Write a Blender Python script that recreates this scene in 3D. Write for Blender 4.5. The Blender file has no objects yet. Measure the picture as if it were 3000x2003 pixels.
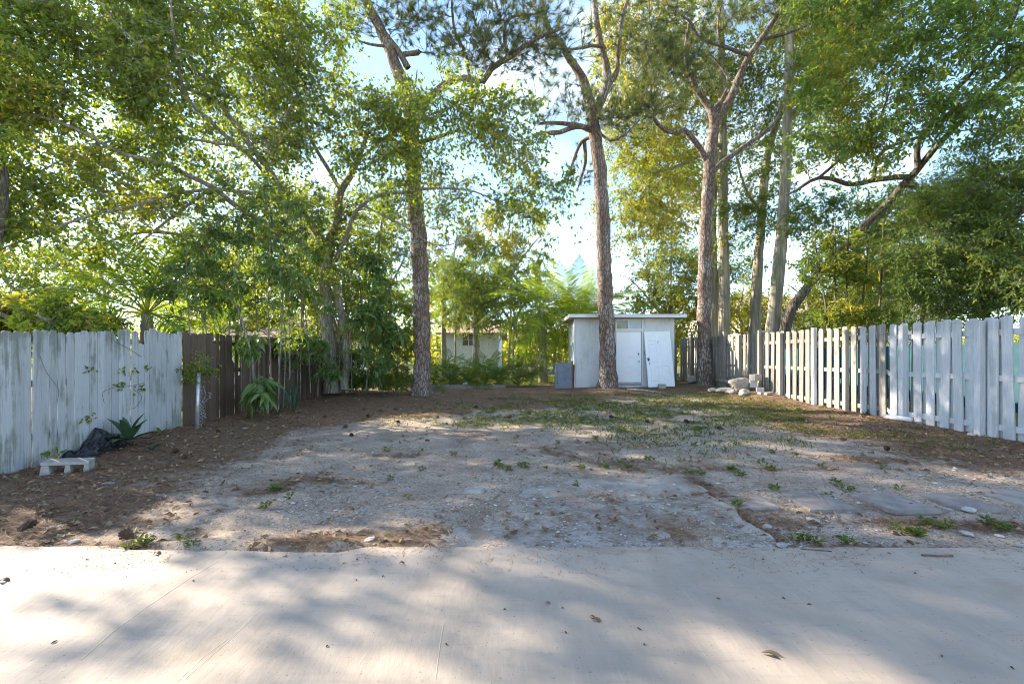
import bpy, bmesh, math, random
import numpy as np
from mathutils import Vector, Matrix
R = math.radians
scene = bpy.context.scene
COL = scene.collection

# ------------------------------------------------------------------ camera, sky, sun, exposure
F = 1333.3                       # focal length of the photograph in its own pixels (16 mm on 36 mm)
CAMZ = 1.35
HZ = 1045.0                      # row of the horizon in the photograph
cam = bpy.data.cameras.new('camera')
cam.lens = 16.0; cam.sensor_width = 36.0
cam.shift_y = (HZ - 1001.5) / 3000.0
cam.clip_start = 0.05; cam.clip_end = 3000
camo = bpy.data.objects.new('camera', cam); COL.objects.link(camo)
camo.location = (0, 0, CAMZ); camo.rotation_euler = (R(90), 0, 0)
scene.camera = camo

SUN_AZ, SUN_EL = -63.0, 27.0     # azimuth from +Y (the view) towards +X, elevation
w = bpy.data.worlds.new("World"); scene.world = w; w.use_nodes = True
nt = w.node_tree; nt.nodes.clear()
def N(nt, t, **k):
    n = nt.nodes.new(t)
    for a, b in k.items(): setattr(n, a, b)
    return n
out = N(nt, 'ShaderNodeOutputWorld'); bg = N(nt, 'ShaderNodeBackground')
sky = N(nt, 'ShaderNodeTexSky', sky_type='NISHITA'); sky.sun_disc = False
sky.sun_elevation = R(SUN_EL); sky.sun_rotation = R(SUN_AZ)
sky.air_density = 1.0; sky.dust_density = 0.35; sky.ozone_density = 1.2; sky.altitude = 1500
tc = N(nt, 'ShaderNodeTexCoord')
mp = N(nt, 'ShaderNodeMapping'); mp.inputs['Scale'].default_value = (1.0, 1.0, 2.2)
mp.inputs['Location'].default_value = (0.35, 0.1, 0.0)
nz = N(nt, 'ShaderNodeTexNoise'); nz.inputs['Scale'].default_value = 2.6; nz.inputs['Detail'].default_value = 7; nz.inputs['Roughness'].default_value = 0.55
rp = N(nt, 'ShaderNodeValToRGB'); rp.color_ramp.elements[0].position = 0.51; rp.color_ramp.elements[1].position = 0.78; rp.color_ramp.elements[1].color = (.6, .6, .6, 1)
mx = N(nt, 'ShaderNodeMix', data_type='RGBA')
mx.inputs[7].default_value = (5.2, 5.0, 4.8, 1)
nt.links.new(tc.outputs['Generated'], mp.inputs[0]); nt.links.new(mp.outputs[0], nz.inputs['Vector'])
nt.links.new(nz.outputs[0], rp.inputs[0]); nt.links.new(rp.outputs[0], mx.inputs[0])
nt.links.new(sky.outputs[0], mx.inputs[6]); nt.links.new(mx.outputs[2], bg.inputs[0])
bg.inputs[1].default_value = 0.082
nt.links.new(bg.outputs[0], out.inputs[0])

sl = bpy.data.lights.new('sun', 'SUN'); sl.energy = 2.6; sl.angle = R(0.7); sl.color = (1.0, 0.90, 0.76)
so = bpy.data.objects.new('sun', sl); COL.objects.link(so)
sd = Vector((math.sin(R(SUN_AZ)) * math.cos(R(SUN_EL)), math.cos(R(SUN_AZ)) * math.cos(R(SUN_EL)), math.sin(R(SUN_EL))))
so.rotation_euler = sd.to_track_quat('Z', 'Y').to_euler(); so.location = sd * 60
vs = scene.view_settings
vs.view_transform = 'Standard'; vs.look = 'None'; vs.gamma = 1.0; vs.use_curve_mapping = False
vs.exposure = 2.8
scene.cycles.filter_width = 0.95
scene.cycles.max_bounces = 10; scene.cycles.diffuse_bounces = 7; scene.cycles.glossy_bounces = 2
scene.cycles.transmission_bounces = 8; scene.cycles.transparent_max_bounces = 4

# ------------------------------------------------------------------ helpers
rng = np.random.default_rng(7)
random.seed(7)

def vnoise(x, y, s, seed):
    x = np.asarray(x, float) / s + 1000.3; y = np.asarray(y, float) / s + 1000.7
    t = np.random.default_rng(seed).random((256, 256))
    xi = np.floor(x).astype(int); yi = np.floor(y).astype(int); fx = x - xi; fy = y - yi
    fx = fx * fx * (3 - 2 * fx); fy = fy * fy * (3 - 2 * fy)
    g = lambda a, b: t[a % 256, b % 256]
    return (g(xi, yi) * (1 - fx) + g(xi + 1, yi) * fx) * (1 - fy) + (g(xi, yi + 1) * (1 - fx) + g(xi + 1, yi + 1) * fx) * fy
def fbm(x, y, s, seed, o=4):
    v = 0; a = 0.5; n = 0
    for i in range(o):
        v = v + a * vnoise(x, y, s / 2 ** i, seed + i); n += a; a *= 0.5
    return v / n
def sm(t, a=0.0, b=1.0):
    t = np.clip((np.asarray(t, float) - a) / (b - a), 0, 1); return t * t * (3 - 2 * t)

def edge_y(x):                     # far edge of the patio slab
    x = np.asarray(x, float)
    y = 3.245 - 0.004 * x + 0.022 * (vnoise(x, 0 * x, 0.35, 5) - .5) + 0.012 * (vnoise(x, 0 * x, 0.07, 9) - .5)
    notch = sm(x, -2.78, -2.72) * (1 - sm(x, -1.22, -1.0))
    return y - notch * (0.065 + 0.03 * sm(x, -2.2, -1.4) + 0.02 * (vnoise(x, 0 * x, 0.12, 6) - .5)) - 0.02 * np.maximum(0, vnoise(x, 0 * x, 0.3, 8) - .62) * sm(-x, -.6, -.3) * 3
def gz0(x, y):
    x = np.clip(np.asarray(x, float), -9, 9); y = np.asarray(y, float)
    s = sm(y, 3.3, 6.3)
    return -0.035 + 0.015 * x * s + 0.016 * np.clip(y - 3.3, 0, 16.5)
def litter(x, y):                  # brown needle and leaf litter
    x = np.asarray(x, float); y = np.asarray(y, float)
    n = fbm(x, y, 1.6, 20) - .5; n2 = fbm(x, y, .35, 30) - .5
    left = sm(-x + (y - 3.4) * .05 + n * 2.6, 2.3, 5.0)
    back = sm(y - 0.35 * np.maximum(x, 0) + n * 4 + .6 * np.minimum(x, 0) * -0.6, 9.6, 12.6) * (1 - .4 * sm(x, 1, 3) * (1 - sm(y, 14.5, 15.5)))
    right = sm(x + n * 2.4, 4.0, 6.2) * sm(y, 4.4, 5.8)
    edge = np.exp(-((y - edge_y(x) - .08) / .12) ** 2) * sm(-x, .8, 1.4) * sm(n, -.15, .1)
    streak = sm(vnoise(x * .35 + y * .4, y * 1.6, .5, 44) + n2 * .6 + n * .5, .50, .95) * .45
    r2 = np.exp(-((x - 2.0 - .0 * y) / .13) ** 2) * sm(y, 3.3, 3.5) * (1 - sm(y, 5., 5.4)) * .9 + sm(x, 2.6, 3.2) * np.exp(-((y - 3.85 + .12 * (x - 3)) / .16) ** 2) * .7
    return np.clip(np.maximum.reduce([left, back, right, edge, streak, r2]) + n2 * .5, 0, 1)
def grassy(x, y):
    n = fbm(x, y, 1.1, 50) - .5
    a = sm(x, -3.5, .5) * (1 - sm(x, 5.8, 7.2)) * sm(y, 4.9, 9.5) * (1 - sm(y, 13.8, 15.2))
    return np.clip(a * sm(n + .16 * sm(y, 8, 11) + .12 * sm(x, 0, 3), .02, .28), 0, 1)
def gz(x, y):
    x = np.asarray(x, float); y = np.asarray(y, float)
    near = (np.abs(x) < 7.3) & (y < 19)
    b = (fbm(x, y, .9, 60) - .5) * .05 + (fbm(x, y, .26, 70, 3) - .5) * .062 * (1 - sm(y, 12, 16) * .5)
    b = b + .15 * sm(x, 5.6, 7.0) * sm(y, 10.5, 13.3) * (1 - sm(y, 14.2, 15.6))
    heap = np.exp(-((y - 3.33) / .09) ** 2) * sm(-x, .9, 1.3) * sm(x, -3.4, -2.6) * .05 * (.4 + fbm(x, y, .3, 66))
    bank = .14 * sm(-x, 5.0, 6.2) * sm(y, 6.2, 7.4) * (1 - sm(y, 9, 12)) * .5
    for (tx, ty) in ((-2.9, 14.6), (3.4, 16.1), (7.03, 16.6)): b = b + .09 * np.exp(-((x - tx) ** 2 + (y - ty) ** 2) / .45)
    return gz0(x, y) + np.where(near, b, 0) + heap + bank - .02
def gd(x, y): return float(gz(x, y))

def at(px, py, d):                 # pixel of the photograph and a depth -> a point of the place
    return Vector(((px - 1500) / F * d, d, CAMZ - (py - HZ) / F * d))
def onground(px, py):
    d = 6.0
    for _ in range(60):
        z = gd((px - 1500) / F * d, d)
        d = 0.6 * d + 0.4 * (CAMZ - z) * F / (py - HZ)
    x = (px - 1500) / F * d
    return Vector((x, d, gd(x, d)))

def tag(o, label=None, cat=None, group=None, kind=None):
    if label: o['label'] = label
    if cat: o['category'] = cat
    if group: o['group'] = group
    if kind: o['kind'] = kind
    return o
def link(name, me, m=None, parent=None):
    o = bpy.data.objects.new(name, me); COL.objects.link(o)
    if m is not None and me is not None and not me.materials: me.materials.append(m)
    if parent is not None: o.parent = parent
    return o
def empty(name, loc=(0, 0, 0), label=None, cat=None, group=None, rz=0):
    o = bpy.data.objects.new(name, None); COL.objects.link(o); o.location = loc; o.rotation_euler = (0, 0, rz)
    o.empty_display_size = .2
    return tag(o, label, cat, group)

def np_mesh(name, V, faces, smooth=True, rnd=None, attrs=None):
    """faces: list of (n,k) int arrays"""
    me = bpy.data.meshes.new(name)
    V = np.asarray(V, np.float32)
    me.vertices.add(len(V)); me.vertices.foreach_set('co', V.ravel())
    idx = np.concatenate([f.ravel() for f in faces]).astype(np.int32)
    tot = np.concatenate([np.full(len(f), f.shape[1]) for f in faces]).astype(np.int32)
    st = np.concatenate([[0], np.cumsum(tot)[:-1]]).astype(np.int32)
    me.loops.add(len(idx)); me.polygons.add(len(tot))
    me.loops.foreach_set('vertex_index', idx)
    me.polygons.foreach_set('loop_start', st)
    me.polygons.foreach_set('use_smooth', np.full(len(tot), smooth))
    if rnd is not None:
        a = me.attributes.new('rnd', 'FLOAT', 'FACE'); a.data.foreach_set('value', np.asarray(rnd, np.float32))
    if attrs:
        for k, v in attrs.items():
            a = me.attributes.new(k, 'FLOAT', 'POINT'); a.data.foreach_set('value', np.asarray(v, np.float32))
    me.update(calc_edges=True)
    return me

class MB:                          # collects boxes, prisms and tubes into one mesh
    def __init__(s): s.v = []; s.f = {}; s.n = 0
    def add(s, V, Fs):
        V = np.asarray(V, float).reshape(-1, 3)
        for f in Fs:
            f = np.asarray(f)
            if f.ndim == 1: f = f[None]
            s.f.setdefault(f.shape[1], []).append(f + s.n)
        s.v.append(V); s.n += len(V); return s
    def box(s, x0, x1, y0, y1, z0, z1, M=None):
        V = np.array([[x, y, z] for z in (z0, z1) for y in (y0, y1) for x in (x0, x1)], float)
        if M is not None: V = np.array([list(M @ Vector(p)) for p in V])
        return s.add(V, [np.array([[0, 2, 3, 1], [4, 5, 7, 6], [0, 1, 5, 4], [2, 6, 7, 3], [0, 4, 6, 2], [1, 3, 7, 5]])])
    def prism(s, poly, y0, y1, M=None):   # polygon in x,z extruded along y
        n = len(poly)
        V = [(p[0], y0, p[1]) for p in poly] + [(p[0], y1, p[1]) for p in poly]
        if M is not None: V = [list(M @ Vector(p)) for p in V]
        fs = [np.arange(n)[None], np.arange(n, 2 * n)[::-1][None]]
        fs.append(np.array([[i, i + n, (i + 1) % n + n, (i + 1) % n] for i in range(n)]))
        return s.add(V, fs)
    def tube(s, P, r, k=6):
        P = np.asarray(P, float)[None]; r = np.broadcast_to(np.asarray(r, float), (P.shape[1],))[None]
        V, Fq = tubes(P, r, k)
        s.add(V, [Fq]); n = P.shape[1] * k
        s.f.setdefault(k, []).append(np.array([np.arange(k)[::-1] + s.n - n, np.arange(k) + s.n - k])); return s
    def mesh(s, name, smooth=False, bevel=0):
        me = np_mesh(name, np.concatenate(s.v), [np.concatenate(a) for a in s.f.values()], smooth)
        if bevel:
            bm = bmesh.new(); bm.from_mesh(me)
            bmesh.ops.bevel(bm, geom=bm.edges[:], offset=bevel, segments=2, profile=.7, affect='EDGES')
            bm.to_mesh(me); bm.free()
        return me
    def build(s, name, m, parent=None, smooth=False, bevel=0):
        return link(name, s.mesh(name, smooth, bevel), m, parent)

def tubes(P, Rr, k=4, rough=0.0):
    """batch of tubes: P (N,n,3), Rr (N,n) -> verts, quad faces"""
    P = np.asarray(P, float); n_, n = P.shape[:2]
    T = np.gradient(P, axis=1); T /= np.linalg.norm(T, axis=2, keepdims=True) + 1e-9
    ref = np.where(np.abs(T[:, :1, 2:3]) > .85, np.array([[[1., 0.05, 0]]]), np.array([[[0.03, 0, 1.]]]))
    U = np.cross(T, ref); U /= np.linalg.norm(U, axis=2, keepdims=True) + 1e-9
    W = np.cross(T, U)
    a = np.arange(k) / k * 2 * np.pi
    rr = Rr[:, :, None] * np.ones(k)
    if rough: rr = rr * (1 + rough * (rng.random(rr.shape) - .5) * 2)
    V = P[:, :, None, :] + rr[..., None] * (np.cos(a)[None, None, :, None] * U[:, :, None, :] + np.sin(a)[None, None, :, None] * W[:, :, None, :])
    b = (np.arange(n_)[:, None, None] * n + np.arange(n - 1)[None, :, None]) * k
    j = np.arange(k)[None, None, :]; j2 = (j + 1) % k
    Fq = np.stack([b + j, b + j2, b + k + j2, b + k + j], -1).reshape(-1, 4)
    return V.reshape(-1, 3), Fq

# ------------------------------------------------------------------ materials
def mat(name, c1, c2=None, scale=6.0, stretch=(1, 1, 1), rough=.8, bump=0.0, bscale=None, spec=.3, objrand=0.0, c3=None, s3=(4, .55, .75), ramp=(.35, .65), metallic=0.0, detail=6, bdist=.01, coords='Object'):
    m = bpy.data.materials.new(name); m.use_nodes = True; t = m.node_tree
    p = t.nodes['Principled BSDF']
    p.inputs['Roughness'].default_value = rough; p.inputs['Specular IOR Level'].default_value = spec; p.inputs['Metallic'].default_value = metallic
    L = t.links.new
    tcn = N(t, 'ShaderNodeTexCoord'); oi = N(t, 'ShaderNodeObjectInfo')
    ad = N(t, 'ShaderNodeVectorMath', operation='MULTIPLY_ADD'); ad.inputs[1].default_value = (37.7, 19.1, 53.3)
    cb = N(t, 'ShaderNodeCombineXYZ')
    for i in range(3): L(oi.outputs['Random'], cb.inputs[i])
    L(cb.outputs[0], ad.inputs[0]); L(tcn.outputs[coords], ad.inputs[2])
    mpn = N(t, 'ShaderNodeMapping'); mpn.inputs['Scale'].default_value = stretch; L(ad.outputs[0], mpn.inputs[0])
    def noise(sc, det=detail):
        n = N(t, 'ShaderNodeTexNoise'); n.inputs['Scale'].default_value = sc; n.inputs['Detail'].default_value = det; n.inputs['Roughness'].default_value = .62
        L(mpn.outputs[0], n.inputs['Vector']); return n
    def ramp_(src, a, b):
        r = N(t, 'ShaderNodeMapRange'); r.inputs[1].default_value = a; r.inputs[2].default_value = b; r.interpolation_type = 'SMOOTHSTEP'; L(src, r.inputs[0]); return r.outputs[0]
    def mixc(f, a, b):
        x = N(t, 'ShaderNodeMix', data_type='RGBA')
        for i, v in ((0, f), (6, a), (7, b)):
            if isinstance(v, (tuple, list)): x.inputs[i].default_value = (*v, 1) if len(v) == 3 else v
            elif isinstance(v, float): x.inputs[i].default_value = v
            else: L(v, x.inputs[i])
        return x.outputs[2]
    n1 = noise(scale)
    c = mixc(ramp_(n1.outputs[0], *ramp), c1, c2 or tuple(v * .8 for v in c1))
    if c3 is not None:
        n3 = noise(s3[0], 8); c = mixc(ramp_(n3.outputs[0], s3[1], s3[2]), c, c3)
    if objrand:
        hs = N(t, 'ShaderNodeHueSaturation'); mr = N(t, 'ShaderNodeMapRange'); mr.inputs[3].default_value = 1 - objrand; mr.inputs[4].default_value = 1 + objrand
        L(oi.outputs['Random'], mr.inputs[0]); L(mr.outputs[0], hs.inputs['Value']); L(c, hs.inputs['Color']); c = hs.outputs[0]
    L(c, p.inputs['Base Color'])
    if bump:
        nb = noise(bscale or scale * 3); bn = N(t, 'ShaderNodeBump'); bn.inputs['Strength'].default_value = bump; bn.inputs['Distance'].default_value = bdist
        L(nb.outputs[0], bn.inputs['Height']); L(bn.outputs[0], p.inputs['Normal'])
    return m
def mat_ex(m):  # handles for further nodes
    t = m.node_tree; p = t.nodes['Principled BSDF']; return t, p, t.links.new

def leaf_mat(name, stops, trans=.5, rough=.5, spec=.35, tcol=(1.25, 1.2, .55)):
    m = bpy.data.materials.new(name); m.use_nodes = True; t = m.node_tree; L = t.links.new
    p = t.nodes['Principled BSDF']; p.inputs['Roughness'].default_value = rough; p.inputs['Specular IOR Level'].default_value = spec
    a = N(t, 'ShaderNodeAttribute', attribute_name='rnd')
    r = N(t, 'ShaderNodeValToRGB'); cr = r.color_ramp
    while len(cr.elements) < len(stops): cr.elements.new(.5)
    for e, (pos, c) in zip(cr.elements, stops): e.position = pos; e.color = (*c, 1)
    L(a.outputs['Fac'], r.inputs[0]); L(r.outputs[0], p.inputs['Base Color'])
    tr = N(t, 'ShaderNodeBsdfTranslucent'); mu = N(t, 'ShaderNodeMix', data_type='RGBA', blend_type='MULTIPLY'); mu.inputs[0].default_value = 1
    L(r.outputs[0], mu.inputs[6]); mu.inputs[7].default_value = (*tcol, 1)
    ms = N(t, 'ShaderNodeMixShader'); ms.inputs[0].default_value = trans
    L(mu.outputs[2], tr.inputs[0]); L(p.outputs[0], ms.inputs[1]); L(tr.outputs[0], ms.inputs[2])
    L(ms.outputs[0], t.nodes['Material Output'].inputs[0])
    return m

M = {}
M['slab'] = mat('patio concrete', (.395, .322, .248), (.325, .266, .204), 1.9, (1, .35, 1), .82, .5, 20, c3=(.26, .235, .195), s3=(2.6, .57, .80), bdist=.008)
def slab_detail(m):     # trowel sweeps, pores and tan stains
    t, p, L = mat_ex(m); g = N(t, 'ShaderNodeNewGeometry')
    def nz_(sc, stretch, rot, det=5):
        mpn = N(t, 'ShaderNodeMapping'); mpn.inputs['Scale'].default_value = stretch; mpn.inputs['Rotation'].default_value = (0, 0, rot); L(g.outputs['Position'], mpn.inputs[0])
        n = N(t, 'ShaderNodeTexNoise'); n.inputs['Scale'].default_value = sc; n.inputs['Detail'].default_value = det; L(mpn.outputs[0], n.inputs['Vector']); return n.outputs[0]
    def mr(s_, a, b, o=1.0):
        r = N(t, 'ShaderNodeMapRange', interpolation_type='SMOOTHSTEP'); r.inputs[1].default_value = a; r.inputs[2].default_value = b; r.inputs[4].default_value = o; L(s_, r.inputs[0]); return r.outputs[0]
    def mixc(f, a, b):
        x = N(t, 'ShaderNodeMix', data_type='RGBA'); L(f, x.inputs[0]); L(a, x.inputs[6]); x.inputs[7].default_value = (*b, 1); return x.outputs[2]
    c = p.inputs['Base Color'].links[0].from_socket
    c = mixc(mr(nz_(5, (9, .8, 1), .5), .54, .78, .3), c, (.42, .38, .335))
    c = mixc(mr(nz_(4, (1, 9, 1), .25), .55, .75, .45), c, (.235, .212, .185))
    c = mixc(mr(nz_(55, (1, 1, 1), 0, 2), .66, .72, .7), c, (.15, .135, .115))
    c = mixc(mr(nz_(1.1, (1, 1.6, 1), 0), .57, .72, .65), c, (.265, .212, .145))
    L(c, p.inputs['Base Color'])
slab_detail(M['slab'])
M['oldslab'] = mat('weathered concrete', (.41, .365, .305), (.29, .255, .212), 3.2, rough=.92, bump=1.0, bscale=38, c3=(.27, .215, .165), s3=(4.5, .46, .62), bdist=.012)
M['paver'] = mat('paver concrete', (.285, .245, .212), (.20, .172, .148), 8, rough=.92, bump=.6, bscale=70, objrand=.12, c3=(.34, .31, .27), s3=(5, .58, .72), bdist=.006)
def wood(name, c1, c2, c3, s3, rnd=.1, bump=.5, sc=9):
    return mat(name, c1, c2, sc, (7, 7, .55), .85, bump, sc * 2.2, spec=.2, objrand=rnd, c3=c3, s3=s3, bdist=.004)
M['whitewood'] = wood('stained whitewash', (.46, .47, .47), (.34, .35, .345), (.24, .255, .23), (3, .5, .8), .13)
def stains(m, zt, col, k=1.0):     # mould blotches and run marks, thicker near the top of the boards and at the splash line
    t, p, L = mat_ex(m)
    g = N(t, 'ShaderNodeNewGeometry'); tcn = N(t, 'ShaderNodeTexCoord'); sp = N(t, 'ShaderNodeSeparateXYZ'); L(tcn.outputs['Object'], sp.inputs[0])
    mp1 = N(t, 'ShaderNodeMapping'); mp1.inputs['Scale'].default_value = (1, 1, .45); L(g.outputs['Position'], mp1.inputs[0])
    n1 = N(t, 'ShaderNodeTexNoise'); n1.inputs['Scale'].default_value = 2.6; n1.inputs['Detail'].default_value = 8; n1.inputs['Roughness'].default_value = .68; L(mp1.outputs[0], n1.inputs['Vector'])
    mp2 = N(t, 'ShaderNodeMapping'); mp2.inputs['Scale'].default_value = (14, 14, .8); L(g.outputs['Position'], mp2.inputs[0])
    n2 = N(t, 'ShaderNodeTexNoise'); n2.inputs['Scale'].default_value = 1.6; n2.inputs['Detail'].default_value = 5; L(mp2.outputs[0], n2.inputs['Vector'])
    tp = N(t, 'ShaderNodeMapRange'); tp.inputs[1].default_value = zt - .55; tp.inputs[2].default_value = zt; tp.inputs[4].default_value = .16; L(sp.outputs['Z'], tp.inputs[0])
    bt = N(t, 'ShaderNodeMapRange'); bt.inputs[1].default_value = .45; bt.inputs[2].default_value = .0; bt.inputs[4].default_value = .12; L(sp.outputs['Z'], bt.inputs[0])
    def add(a, b, kk):
        x = N(t, 'ShaderNodeMath', operation='MULTIPLY_ADD'); L(b, x.inputs[0]); x.inputs[1].default_value = kk; L(a, x.inputs[2]); return x.outputs[0]
    f = add(add(add(n1.outputs[0], n2.outputs[0], .55), tp.outputs[0], 1), bt.outputs[0], 1)
    mr = N(t, 'ShaderNodeMapRange', interpolation_type='SMOOTHSTEP'); mr.inputs[1].default_value = .80; mr.inputs[2].default_value = 1.0; mr.inputs[4].default_value = .8 * k; L(f, mr.inputs[0])
    src = p.inputs['Base Color'].links[0].from_socket
    x = N(t, 'ShaderNodeMix', data_type='RGBA'); L(mr.outputs[0], x.inputs[0]); L(src, x.inputs[6]); x.inputs[7].default_value = (*col, 1); L(x.outputs[2], p.inputs['Base Color'])
stains(M['whitewood'], 1.86, (.15, .165, .125))
M['bluewood'] = wood('pale painted wood', (.56, .56, .555), (.475, .475, .475), (.34, .33, .29), (5, .62, .85), .05, .3)
M['brownwood'] = wood('weathered brown wood', (.125, .085, .06), (.072, .05, .036), (.18, .14, .105), (5, .5, .72), .36, .8)
M['barewood'] = wood('bare grey wood', (.31, .28, .245), (.21, .188, .16), (.19, .175, .13), (4, .5, .75), .2, .6)
stains(M['barewood'], 1.84, (.15, .14, .10), .6); stains(M['bluewood'], 1.84, (.27, .27, .245), .55)
M['lightpost'] = wood('half painted post', (.50, .49, .46), (.36, .32, .27), (.66, .68, .7), (2.2, .5, .6), .05)
M['stucco'] = mat('shed stucco', (.63, .655, .665), (.58, .605, .615), 2.2, rough=.9, bump=1.0, bscale=30, c3=(.45, .45, .42), s3=(3, .6, .85), bdist=.02)
stains(M['stucco'], 2.9, (.38, .37, .33), .5)
M['fascia'] = mat('fascia paint', (.66, .67, .66), (.55, .55, .53), 4, (.4, 1, 1), .7, .2, 20, c3=(.18, .17, .15), s3=(7, .62, .72))
M['soffit'] = mat('soffit wood', (.42, .36, .29), (.3, .25, .2), 6, rough=.9)
M['doorwhite'] = mat('door paint', (.82, .84, .86), (.78, .80, .81), 3, rough=.45, bump=.06, bscale=14, c3=(.6, .6, .58), s3=(2.5, .6, .9))
M['framewhite'] = mat('frame paint', (.68, .70, .70), (.6, .62, .62), 6, rough=.6, c3=(.42, .4, .36), s3=(9, .62, .8))
M['grime'] = mat('door grime', (.30, .27, .22), (.45, .43, .39), 20, rough=.9)
M['dark'] = mat('dark hardware', (.035, .035, .038), rough=.4)
M['hole'] = mat('dark hole', (.012, .012, .012), rough=.9)
M['brass'] = mat('dull ring', (.28, .27, .25), rough=.35, metallic=.6)
M['glass1'] = mat('dim window pane', (.07, .075, .08), (.1, .105, .11), 3, rough=.12, spec=.6)
M['glass2'] = mat('frosted pane', (.36, .42, .50), (.30, .35, .42), 3, rough=.25, spec=.5)
M['yellow'] = mat('yellow card', (.42, .36, .10), rough=.8)
M['straw'] = mat('roof needles', (.16, .10, .055), (.09, .06, .035), 30, rough=1)
M['greyboard'] = mat('grey painted board', (.17, .195, .23), (.13, .15, .18), 4, rough=.6, c3=(.33, .34, .35), s3=(11, .66, .75))
M['block'] = mat('concrete block', (.40, .37, .33), (.31, .285, .25), 14, rough=.95, bump=.8, bscale=90, c3=(.25, .23, .19), s3=(6, .58, .75), objrand=.08, bdist=.006)
M['blockgrey'] = mat('grey block', (.50, .50, .48), (.40, .40, .385), 14, rough=.95, bump=.6, bscale=80, c3=(.32, .33, .29), s3=(6, .58, .75), objrand=.06, bdist=.006)
M['rock'] = mat('rubble stone', (.40, .35, .28), (.27, .235, .19), 9, rough=.97, bump=1, bscale=40, c3=(.5, .46, .4), s3=(14, .6, .75), bdist=.02)
M['palerock'] = mat('pale limestone', (.47, .44, .39), (.36, .33, .29), 9, rough=.97, bump=1, bscale=40, c3=(.35, .3, .24), s3=(8, .6, .78), objrand=.08, bdist=.02)
M['palerubble'] = mat('pale rubble', (.46, .42, .36), (.34, .31, .265), 9, rough=.97, bump=1, bscale=40, c3=(.33, .28, .22), s3=(8, .6, .78), objrand=.08, bdist=.02)
M['plastic'] = mat('black plastic sheet', (.006, .006, .007), (.01, .01, .011), 5, rough=.28, spec=.5, bump=.3, bscale=14)
M['metal'] = mat('galvanised steel', (.55, .56, .58), (.42, .43, .45), 10, rough=.45, metallic=.7)
M['pvc'] = mat('white pipe', (.72, .71, .68), (.55, .53, .48), 6, rough=.5)
M['house'] = mat('house wall', (.70, .735, .77), (.62, .65, .68), 2, rough=.9, bump=.3, bscale=30)
M['housecream'] = mat('cream house wall', (.70, .62, .52), (.62, .55, .46), 2, rough=.9)
M['shingle'] = mat('tan shingle', (.40, .29, .21), (.30, .21, .15), 8, (1, 1, 1), .95, .4, 30)
M['teal'] = mat('teal paint', (.014, .08, .09), (.01, .055, .065), 3, rough=.6)
M['hedge'] = mat('dim wall', (.2, .19, .17), rough=.9)
def bark(name, c1, c2, c3, vs, stretch, crack=.5, bd=.03):
    m = mat(name, c1, c2, 5, stretch, .95, 0, spec=.15, c3=c3, s3=(2.3, .46, .66))
    t, p, L = mat_ex(m)
    mpn = [n for n in t.nodes if n.type == 'MAPPING'][0]
    vo = N(t, 'ShaderNodeTexVoronoi', feature='DISTANCE_TO_EDGE'); vo.inputs['Scale'].default_value = vs
    nn = N(t, 'ShaderNodeTexNoise'); nn.inputs['Scale'].default_value = 9; nn.inputs['Detail'].default_value = 4
    L(mpn.outputs[0], nn.inputs['Vector'])
    va = N(t, 'ShaderNodeVectorMath', operation='MULTIPLY_ADD'); va.inputs[1].default_value = (.12, .12, .12); L(nn.outputs['Color'], va.inputs[0]); L(mpn.outputs[0], va.inputs[2])
    L(va.outputs[0], vo.inputs['Vector'])
    mr = N(t, 'ShaderNodeMapRange'); mr.inputs[1].default_value = 0; mr.inputs[2].default_value = .16; L(vo.outputs[0], mr.inputs[0])
    src = p.inputs['Base Color'].links[0].from_socket
    x = N(t, 'ShaderNodeMix', data_type='RGBA'); x.inputs[6].default_value = (c2[0] * crack, c2[1] * crack, c2[2] * crack, 1)
    L(mr.outputs[0], x.inputs[0]); L(src, x.inputs[7]); L(x.outputs[2], p.inputs['Base Color'])
    hm = N(t, 'ShaderNodeMath', operation='MULTIPLY_ADD'); hm.inputs[1].default_value = .35; L(nn.outputs[0], hm.inputs[0]); L(mr.outputs[0], hm.inputs[2])
    bn = N(t, 'ShaderNodeBump'); bn.inputs['Strength'].default_value = 1; bn.inputs['Distance'].default_value = bd
    L(hm.outputs[0], bn.inputs['Height']); L(bn.outputs[0], p.inputs['Normal'])
    return m
M['pinebark'] = bark('pine bark', (.25, .19, .15), (.185, .13, .10), (.36, .33, .30), 10.5, (1.25, 1.25, .42), .55, .022)
M['greybark'] = bark('grey bark', (.34, .295, .245), (.25, .215, .175), (.42, .40, .36), 6, (2, 2, .35), .7, .008)
M['midbark'] = bark('sapling bark', (.22, .19, .15), (.155, .13, .10), (.28, .26, .22), 6, (2, 2, .35), .7, .008)
M['palebark'] = bark('smooth pale bark', (.40, .345, .27), (.27, .23, .17), (.16, .17, .09), 2.0, (2, 2, .25), .8, .01)
M['darkbark'] = bark('dark bark', (.17, .14, .11), (.11, .09, .07), (.22, .20, .15), 6, (2, 2, .35), .6, .01)
M['rustwood'] = wood('rusty plank', (.22, .13, .08), (.12, .07, .045), (.3, .2, .13), (6, .5, .7), .15)

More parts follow.
